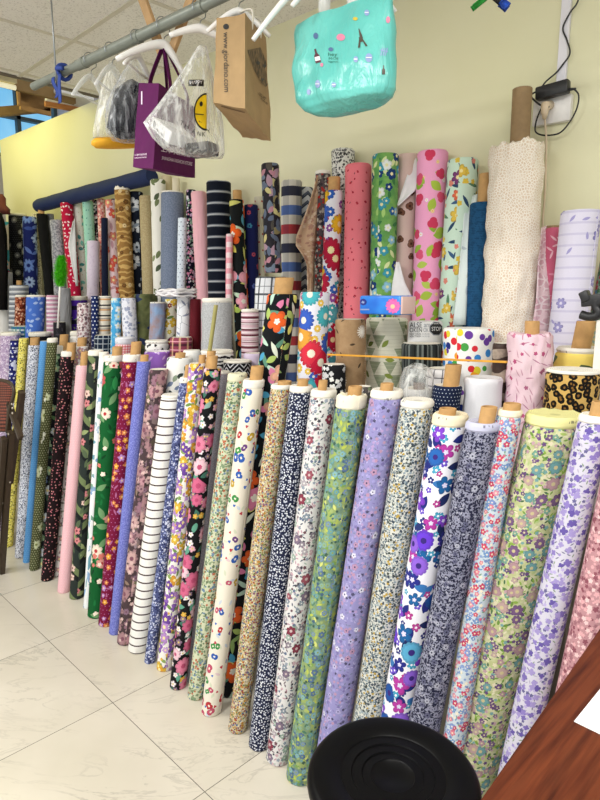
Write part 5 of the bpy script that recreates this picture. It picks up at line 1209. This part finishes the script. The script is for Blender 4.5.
# clip ends dangling at the top edge of the photograph
q = P(490, -14, 1.35)
cl = empty('hanging_clip', q, 'green and blue tipped plastic clip dangling from the rail end', 'clip')
bm = NB(); bar(bm, P(473.5, 7.5, 1.35), P(494, -9, 1.35), .011, .008); obj('green_jaw', bm, simple('green_plastic', '#1f9a34', .4), cl, label='green plastic jaw')
bm = NB(); bar(bm, P(488, -9, 1.35), P(502, 3, 1.35), .010, .008); obj('black_jaw', bm, simple('black_plastic', '#1a1a1c', .4), cl, label='black plastic jaw')
bm = NB(); bar(bm, P(501.5, 2.5, 1.35), P(507, 7.2, 1.35), .013, .010, .003); obj('tip', bm, simple('blue_plastic', '#1f4fb8', .4), cl, label='blue rubber tip')
qe = R0+RD*2.0
bm = NB(); tube(bm, smooth_path([P(491, -9, 1.35), P(491, -9, 1.35)+Vector((0, 0, .08)), Vector((qe.x, qe.y, qe.z-.02))], 5), .0015, 6); obj('cord', bm, M_WIRE, cl)
# ------------------------------------------------------------------ wall fittings
WN = Vector((WALL_K, -1, 0)).normalized(); WU = Vector((1, WALL_K, 0)).normalized(); ZU = Vector((0, 0, 1))
def wall_box(bm, ctr, w, h, d, bev=.002, rot=0, off=0):
    """box lying on the wall: ctr a point of the wall face"""
    M = Matrix.Identity(4); c, s = math.cos(R(rot)), math.sin(R(rot))
    ax = WU*c+ZU*s; az = ZU*c-WU*s
    for i in range(3): M[i][0], M[i][1], M[i][2], M[i][3] = ax[i], WN[i], az[i], ctr[i]
    box(bm, (-w/2, off, -h/2), (w/2, off+d, h/2), 0, bev, M)
M_TRUNK = simple('white_trunking', '#e4e2ea', .4, var=.02)
a = WP(561.5, 92); tz = CEIL
bm = NB(); wall_box(bm, Vector((a.x, a.y, (a.z+tz)/2)), .031, tz-a.z, .016)
solo('cable_trunking', bm, M_TRUNK, 'white plastic cable trunking running down the wall to the socket', 'trunking', smooth=False)
sc = WP(554, 112)
so = empty('wall_socket', sc, 'white double wall socket behind the black power adapter', 'socket')
bm = NB(); wall_box(bm, sc, .128, .084, .026, .004); sb_ = obj('socket_box', bm, simple('white_bakelite', '#e6e3e0', .35), so, sharp=40)
bm = NB()
for dx_ in (-.055+.012, ): wall_box(bm, sc+WU*(-.045)+ZU*.004, .016, .03, .006, .001, off=.025)
obj('rocker_switch', bm, M_WHITEMETAL, sb_, sharp=40)
M_BLK = simple('adapter_black', '#1c1c1f', .45, var=.03)
ac = WP(558, 96, .0)
ad = empty('power_adapter', ac+WN*.05, 'black power adapter brick hanging over the wall socket', 'adapter')
bm = NB(); wall_box(bm, ac+ZU*.006, .108, .042, .034, .006, rot=3, off=.034); obj('brick', bm, M_BLK, ad, sharp=40)
def wp(px, py, off): return WP(px, py)+WN*off
def cable(pts, r, mat, par, name='cable'):
    bm = NB(); tube(bm, smooth_path(pts, 7), r, 8); return obj(name, bm, mat, par)
bm = NB(); tube(bm, [wp(571, 93.5, .05), wp(581, 92.5, .05)], [.006, .0035], 10); obj('strain_relief', bm, M_BLK, ad)
cable([wp(579, 92.6, .05), wp(583.5, 99, .048), wp(580.5, 112, .04), wp(572, 126, .035), wp(562, 135, .03), wp(548, 137, .03), wp(539.5, 134, .032), wp(539.5, 126, .035), wp(545, 115, .05), wp(550, 110.5, .058), wp(555, 111, .06)], .0027, M_BLK, ad)
cable([wp(545, 94, .05), wp(536.5, 98.5, .05), wp(541, 104.5, .055), wp(549, 110, .06), wp(556, 111, .062)], .0032, M_BLK, ad)
cable([wp(546, 90, .04), wp(550, 83, .03), wp(558, 75, .022), wp(565, 66, .02), wp(572, 55, .02), wp(569, 42, .02), wp(565, 30, .02), wp(572, 15, .02), wp(580, 3, .02), wp(583, -20, .02), wp(583, -60, .02)], .0027, M_BLK, ad)
M_BEIGE = simple('beige_plug', '#d8c4a8', .5)
pl = empty('plug', wp(550, 115, .03), 'beige plug with a cord hanging from the wall socket', 'plug')
bm = NB(); tube(bm, [wp(553, 107, .027), wp(552, 110, .06), wp(551, 116, .058), wp(550, 122, .05)], [.015, .016, .012, .006], 14); obj('plug_body', bm, M_BEIGE, pl)
cable([wp(550, 120, .05), wp(549.5, 140, .03), wp(548, 170, .02), wp(546, 200, .012), wp(544, 222, .01), wp(543, 262, .01)], .0035, M_BEIGE, pl)
# ------------------------------------------------------------------ tissue pack, stick, clamp, card
c_ = 1.655
a = on_y(359, 313, c_); b = on_y(400, 314, c_); top = on_y(380, 295.5, c_).z
zt = a.z-.004
ti = empty('tissue_pack', (a.x, c_, zt), 'blue tissue pack with a pink flower resting on two short rolls', 'tissue pack')
m, T, bs, out = mat_base('tissue_wrap')
tc = T.n('ShaderNodeTexCoord').outputs['Object']
T.put(bs.inputs['Base Color'], T.ramp(T.noise(tc, 9, 2), [(.35, lin('#0f5fd0')), (.65, lin('#2f92ee'))])); bs.inputs['Roughness'].default_value = .3
bm = NB(); box(bm, (a.x, c_, zt), (b.x, c_+.085, top), bev=.008); body = obj('wrapper', bm, m, ti, sharp=40)
m2, T, bs, out = mat_base('tissue_wrap_end'); tc = T.n('ShaderNodeTexCoord').outputs['Object']
bs.inputs['Base Color'].default_value = lin('#dcbcb4'); bs.inputs['Roughness'].default_value = .4
bm = NB(); box(bm, (b.x-.002, c_+.004, zt+.003), (b.x+.006, c_+.081, top-.003), bev=.003); obj('end_flap', bm, m2, ti, sharp=40, label='pinkish folded end of the pack')
tr = tree_of([body])
pet = []
for k in range(48):
    th = TAU*k/48; rr = .5*(.72+.28*abs(math.cos(th*6))); pet.append((rr*math.cos(th), rr*math.sin(th)))
decal(body, tr, poly2d(pet), (393, 306), (15, 15.5), simple('magenta_petal', '#e86ab4', .4, var=.15, vscale=160)); decal(body, tr, disc2d(16), (393, 306.5), (4.5, 4.5), simple('yellow_eye', '#f0c8a0', .4), off=.002)
decal(body, tr, disc2d(20), (363.5, 302), (6.5, 6.5), simple('deep_blue_seal', '#1a2a88', .4)); decal(body, tr, poly2d([(-.5, .2), (-.1, -.5), (.2, 0), (.5, -.2), (.1, .5)]), (363.5, 302), (3.8, 3), M_LV, off=.002)
decal(body, tr, poly2d([(-.5, -.5), (.5, -.5), (.5, .5), (-.5, .5)]), (365, 309.5), (9, 1.4), M_LV)
bm = NB(); s1 = on_y(328, 354.5, 1.585); s2 = on_y(507, 362, 1.585); bar(bm, s1, s2, .0105, .006, .001, up=Vector((0, 0, 1)))
solo('wooden_stick', bm, simple('yellow_wood', '#d79a2c', .5, var=.1), 'long thin yellow wooden stick lying across the roll tops', 'stick', smooth=False)
# clear plastic bag over the wrapped roll
dd = depth(next(t for l, b_, t, r_ in AXES if l.startswith('translucent wrapped')))
rw = rows_px([(412, 424, 364, dd+.02, dd+.02, .5), (404, 430, 368, dd, dd, .9), (401, 434, 378, dd, dd, 1), (400, 434, 388, dd, dd, 1), (402, 432, 396, dd, dd, 1)])
bm = pouch(dense(rw, 3), .055, .06, seg=48, dent=.012, seed=3)
solo('plastic_bag', bm, M_FILM, 'crumpled clear plastic bag pulled over the low white roll', 'bag')
# black clamp
cp = empty('spring_clamp', on_y(590, 312, 1.70), 'black plastic clamp lying on the cardboard tube at the right edge', 'clamp')
def py_(px, py, y=1.70): return on_y(px, py, y)
bm = NB(); bar(bm, py_(582, 301.5), py_(612, 298), .03, .022, .003, up=Vector((0, 1, 0))); obj('upper_jaw', bm, M_BLK, cp, sharp=40)
bm = NB(); bar(bm, py_(581.5, 298.5), py_(590, 294.5), .03, .028, .004, up=Vector((0, 1, 0))); obj('jaw_pad', bm, M_BLK, cp, sharp=40)
bm = NB(); tube(bm, smooth_path([py_(597, 300), py_(596, 307), py_(599, 312), py_(596, 316), py_(588, 316.5), py_(581, 314.5)], 5), [.012]*26, 10); obj('lower_jaw', bm, M_BLK, cp)
bm = NB(); a = on_y(594.5, 343, 1.70); box(bm, (a.x, 1.70, COUNTER), (a.x+.1, 1.78, on_y(594.5, 320, 1.70).z), bev=.002)
solo('white_box', bm, simple('white_card', '#e2dcd4', .7), 'white cardboard box standing behind the cardboard tube at the right edge', 'box', smooth=False)
# thin bamboo stick standing in a core, green duster
t0 = on_y(209.5, 352, 1.47); t1 = on_y(216, 305, 1.49)
st = empty('garden_cane', t0, 'thin olive green cane standing upright in a cardboard core', 'cane')
bm = NB(); tube(bm, [t0-(t1-t0)*.3, t1], .0085, 12); obj('cane', bm, simple('olive_cane', '#a09a5c', .6), st, sharp=40)
bm = NB(); core_mesh(bm, t0-Vector((0, 0, .05)), (t1-t0).normalized(), .018, .055); obj('cardboard_core', bm, M_CARD, st)
d0 = on_y(60, 285, 1.52); d1 = on_y(61.5, 256, 1.54)
du = empty('feather_duster', d0, 'bright green fluffy duster standing between the rolls on the left', 'duster')
bm = NB(); rg = random.Random(5); ax = (d1-d0)
for k in range(2600):
    t = rg.random(); th = rg.uniform(0, TAU); L_ = rg.uniform(.032, .055)*(math.sin(PI*(.12+.8*t))**.5)
    o_ = Vector((math.cos(th), math.sin(th), rg.uniform(-.5, .6))).normalized(); b0 = d0+ax*t
    s_ = o_.cross(Vector((0, 0, 1))).normalized()*.004; tip = b0+o_*L_+Vector((0, 0, -.004))
    v_ = [bm.verts.new(b0+s_), bm.verts.new(b0-s_), bm.verts.new(tip), bm.verts.new(b0+o_.cross(s_).normalized()*.002)]
    bm.faces.new((v_[0], v_[1], v_[2])); bm.faces.new((v_[1], v_[3], v_[2])); bm.faces.new((v_[3], v_[0], v_[2]))
obj('fibres', bm, simple('neon_green_fibre', '#5fd21c', .7, var=.2, vscale=60), du, False)
bm = NB(); tube(bm, [d0-ax.normalized()*.25, d1], .006, 8); obj('handle', bm, M_HANG, du)
# ------------------------------------------------------------------ stool
ST = on_z(393, 771, .70); ST.z = 0
stl = empty('stool', ST, 'round black stool with a ringed seat in front of the rolls', 'stool')
M_SEAT = simple('black_seat', '#08080a', .4, var=.05, spec=.12); M_LEG = simple('black_leg', '#1b1b1d', .4, metal=.3)
prof = [(.0, .688), (.04, .688), (.042, .691), (.058, .6895), (.06, .6925), (.078, .691), (.08, .694), (.1, .6925), (.102, .6955), (.135, .6965), (.15, .6965), (.1585, .693), (.1635, .686), (.165, .677), (.1635, .668), (.158, .66), (.15, .657), (.0, .657)]
bm = NB(); lathe(bm, [(max(r_, .0005), z) for r_, z in prof], ST, 72); bmesh.ops.recalc_face_normals(bm, faces=bm.faces); obj('seat', bm, M_SEAT, stl, sharp=60)
for k in range(4):
    a_ = R(30+90*k); u = Vector((math.cos(a_), math.sin(a_), 0))
    bm = NB(); tube(bm, [ST+u*.11+ZU*.657, ST+u*.165+ZU*.012], .012, 12); lg_ = obj('leg', bm, M_LEG, stl, sharp=40)
    bm = NB(); tube(bm, [ST+u*.166+ZU*.0, ST+u*.1645+ZU*.025], .0145, 12); obj('rubber_foot', bm, M_BLK, lg_, sharp=40)
bm = NB(); rr_ = .148; tube(bm, [ST+Vector((rr_*math.cos(TAU*k/40), rr_*math.sin(TAU*k/40), .22)) for k in range(41)], .008, 10); obj('foot_ring', bm, M_LEG, stl)
# ------------------------------------------------------------------ cutting table
TZ = .95
e1 = on_z(600, 628, TZ); e0 = on_z(480, 800, TZ); ed = (e1-e0).normalized(); en = Vector((ed.y, -ed.x, 0))
far = e1+ed*.02; near = e0-ed*.55
m, T, bs, out = mat_base('reddish_wood')
tc = T.n('ShaderNodeTexCoord').outputs['Object']
gp = T.vm('MULTIPLY', tc, (24, 2.2, 8))
g1 = T.noise(gp, 1.6, 5, .6, .8); g2 = T.noise(T.vm('MULTIPLY', tc, (110, 5, 30)), 1.0, 3)
c = T.ramp(g1, [(.3, lin('#3a140a')), (.5, lin('#582412')), (.72, lin('#6c341b'))])
T.put(bs.inputs['Base Color'], T.mix(.45, c, T.ramp(g2, [(.35, lin('#2a0d07')), (.65, lin('#743c22'))])))
bs.inputs['Roughness'].default_value = .45; bs.inputs['Specular IOR Level'].default_value = .2
tb = empty('cutting_table', Vector((near.x+.5, (near.y+far.y)/2, 0)), 'reddish brown wooden table top at the lower right corner', 'table')
def slab(bm, z0, z1, a, b, w0, w1):
    pp = [a+en*w0, b+en*w0, b+en*w1, a+en*w1]
    v_ = [bm.verts.new((p.x, p.y, z)) for z in (z0, z1) for p in pp]
    for f in ((3, 2, 1, 0), (4, 5, 6, 7), (0, 1, 5, 4), (1, 2, 6, 5), (2, 3, 7, 6), (3, 0, 4, 7)): bm.faces.new([v_[i] for i in f])
    bmesh.ops.recalc_face_normals(bm, faces=bm.faces)
bm = NB(); slab(bm, TZ-.03, TZ, near, far, 0, 1.1); bmesh.ops.bevel(bm, geom=bm.edges[:], offset=.002, segments=2, affect='EDGES'); obj('table_top', bm, m, tb, False)
for t_ in (.06, .94):
    for w_ in (.04, 1.0):
        p_ = near.lerp(far, t_)+en*w_
        bm = NB(); box(bm, (p_.x, p_.y-.025, 0), (p_.x+.05, p_.y+.025, TZ-.03), bev=.003); obj('leg', bm, m, tb, False)
p0 = on_z(574, 722, TZ); p1 = on_z(603, 686, TZ); p2 = on_z(606, 739, TZ)
u = (p1-p0).normalized(); v = Vector((u.y, -u.x, 0))
if v.dot(p2-p0) < 0: v = -v
for k in range(2):
    bm = NB(); g = [[p0+u*(.297*i/5)+v*(.21*j/4)+ZU*(.001+.0012*k)+(u+v)*.004*k for j in range(5)] for i in range(6)]
    sheet(bm, g, .001)
    solo('paper_sheet', bm, simple('white_paper', '#f1f1f3', .7, var=.01), ('white sheet of paper lying on top, on the wooden table', 'lower white paper sheet directly on the wooden table')[1-k], 'paper', 'papers on the table', smooth=False)
# ------------------------------------------------------------------ folded chair at the left
yc = 1.08
M_CH = simple('dark_brown_metal', '#3b2e20', .45, var=.1); M_RIV = simple('steel_rivet', '#cfc8bc', .3, metal=.9)
def cy(px, py, y=yc): return on_y(px, py, y)
ch = empty('folding_chair', Vector((cy(0, 545).x, yc, 0)), 'folded dark brown chair with woven reddish back leaning at the left end', 'chair')
def leg(p1, p2, w=.03, y=yc, nm='leg'):
    bm = NB(); a_, b_ = cy(*p1, y), cy(*p2, y); bar(bm, a_, b_, w, .02, .003, up=Vector((0, 1, 0))); obj(nm, bm, M_CH, ch, False)
def ground(p1, p2, y):
    a_, b_ = cy(*p1, y), cy(*p2, y); d_ = b_-a_; return b_+d_*((0.0-b_.z)/d_.z)
for pa, pb_, y, w in (((11, 432), (3, 552), yc, .038), ((4, 438), (-5, 552), yc-.03, .032), ((22, 392), (10, 482), yc+.03, .03)):
    a_, b_ = cy(*pa, y), cy(*pb_, y)
    if pb_[1] > 500:
        d_ = b_-a_; b_ = b_+d_*((.002-b_.z)/d_.z)
    bm = NB(); bar(bm, a_, b_, w, .02, .003, up=Vector((0, 1, 0))); LG = obj('leg', bm, M_CH, ch, False)
for pa, pb_ in (((9, 404), (21, 438)), ((9, 440), (9, 402))):
    bm = NB(); bar(bm, cy(*pa, yc+.01), cy(*pb_, yc+.01), .03, .016, .003, up=Vector((0, 1, 0))); obj('hinge_plate', bm, M_CH, ch, False)
bm = NB(); tube(bm, smooth_path([cy(-12, 379), cy(6, 381), cy(13, 387), cy(13.5, 396), cy(9, 412), cy(7, 432)], 5), .009, 10); obj('back_frame', bm, M_CH, ch)
m, T, bs, out = mat_base('woven_red_brown')
tc = T.n('ShaderNodeTexCoord').outputs['UV']; sx = T.n('ShaderNodeSeparateXYZ'); T.put(sx.inputs[0], tc)
f1 = T.m('LESS_THAN', T.m('FRACT', T.m('MULTIPLY', sx.outputs[1], 60)), .45); f2 = T.m('LESS_THAN', T.m('FRACT', T.m('MULTIPLY', sx.outputs[0], 40)), .3)
T.put(bs.inputs['Base Color'], T.mix(T.m('MULTIPLY', f2, .5), T.mix(f1, lin('#8a4a38'), lin('#3f1a16')), lin('#2a1210'))); bs.inputs['Roughness'].default_value = .7
g = [[cy(x_, y_, yc+.012*math.sin(i*.5)) for x_ in [lerp(-22, xr, j/6) for j in range(7)]] for i, (y_, xr) in enumerate(((381, 6), (385, 12), (392, 13), (400, 11.5), (410, 9), (420, 7.5), (432, 6.5)))]
bm = NB(); sheet(bm, g, .012); obj('woven_back', bm, m, ch, label='reddish brown woven backrest')
for p_, y in (((9, 434), yc), ((12.5, 404), yc), ((13, 408), yc), ((13, 413), yc), ((10.5, 482), yc+.02), ((3, 503), yc), ((5, 470), yc)):
    bm = NB(); q_ = cy(*p_, y-.012); tube(bm, [q_, q_-Vector((0, .006, 0))], .006, 10); obj('rivet', bm, M_RIV, [o_ for o_ in ch.children if o_.name.startswith('leg')][0])
# ------------------------------------------------------------------ things at the far left and above the wall
bc = on_y(0, 236, 1.62)
rw = [(on_y(-14, y_, 1.66), on_y(xr, y_, 1.60), f_) for y_, xr, f_ in ((213, 0, .4), (220, 2, .8), (235, 4, 1), (255, 6, 1), (272, 7, 1), (310, 6, .9))]
bm = pouch(rw, .04, .04, dent=.012, seed=2); bmesh.ops.holes_fill(bm, edges=bm.edges[:])
solo('black_cloth_bundle', bm, simple('black_cloth', '#0a0707', .9, bump=.3, bscale=20, spec=.1), 'black cloth bundle at the far left edge of the back row', 'cloth bundle')
bm = NB(); g = [[on_y(x_, y_, 1.72)+Vector((0, .0, 0)) for x_ in (-20, -10, -2, 2, 7)] for y_ in (207, 210, 213)]
rw = [(on_y(-16, y_, 1.74), on_y(xr, y_, 1.70), f_) for y_, xr, f_ in ((194, 2, .5), (198, 3.5, 1), (205, 4.5, 1), (209, 8, 1), (214, 8, 1))]
bm = pouch(rw, .05, .05, dent=.004, seed=7); bmesh.ops.holes_fill(bm, edges=bm.edges[:])
solo('rust_bundle', bm, simple('rust_cloth', '#5a2113', .85, bump=.3), 'rust red folded bundle lying on the black cloth bundle', 'cloth bundle')
M_BEAM = simple('brown_beam', '#7d6238', .7, var=.15, vscale=12)
def on_x(px, py, X):
    d_ = ray(px, py); return EYE+d_*(X/d_.x)
for (pa, pb_), X, h_, lab in ((((-14, 113), (44, 108)), -5.0, .085, 'brown timber beam crossing above the yellow wall, lower of the two'), (((-14, 77), (74, 99)), -4.15, .035, 'brown timber beam just below the ceiling edge, upper of the two')):
    a_ = on_x(*pa, X); b_ = on_x(*pb_, X)
    bm = NB(); bar(bm, a_, b_, .06, h_, .004, up=Vector((1, 0, 0))); solo('timber_beam', bm, M_BEAM, lab, 'beam', 'timber beams beyond the ceiling', smooth=False)
for k in range(4):
    X = -4.7
    a_ = on_x(17+(k % 2)*2.5, 88.5+4*k, X); b_ = on_x(50, 95.5+4*k, X)
    bm = NB(); bar(bm, a_, b_, .12, .022, .002, up=Vector((1, 0, 0)))
    solo('wooden_plank', bm, simple('plank_wood', '#8f6a3c', .7, var=.25, vscale=14), ('top plank of the small stack of short planks above the yellow wall', 'second plank from the top of the small stack above the yellow wall', 'third plank from the top of the small stack above the yellow wall', 'bottom plank of the small stack above the yellow wall')[k], 'plank', 'stack of planks above the wall', smooth=False)
M_FIB = simple('white_fibreboard', '#dcd9d6', .8); M_ORW = simple('orange_wood_edge', '#b8793f', .6, var=.12)
zb_ = CEIL+.05
cs_ = [on_z(45, 101.5, zb_), on_z(56, 91, zb_), on_z(94, 100, zb_), on_z(86, 109, zb_)]
bd = empty('fibre_board', sum(cs_, Vector())/4, 'white board with orange wooden edge resting above the top of the yellow wall', 'board')
bm = NB(); v_ = [bm.verts.new(c_+ZU*z_) for z_ in (0, .02) for c_ in cs_]
for f_ in ((3, 2, 1, 0), (4, 5, 6, 7), (0, 1, 5, 4), (1, 2, 6, 5), (2, 3, 7, 6), (3, 0, 4, 7)): bm.faces.new([v_[i_] for i_ in f_])
bmesh.ops.recalc_face_normals(bm, faces=bm.faces)
obj('board', bm, M_FIB, bd, False)
bm = NB(); bar(bm, cs_[0]-ZU*.012, cs_[3]-ZU*.012, .03, .03, .002); obj('edging', bm, M_ORW, bd, False, label='orange wooden edging strip')
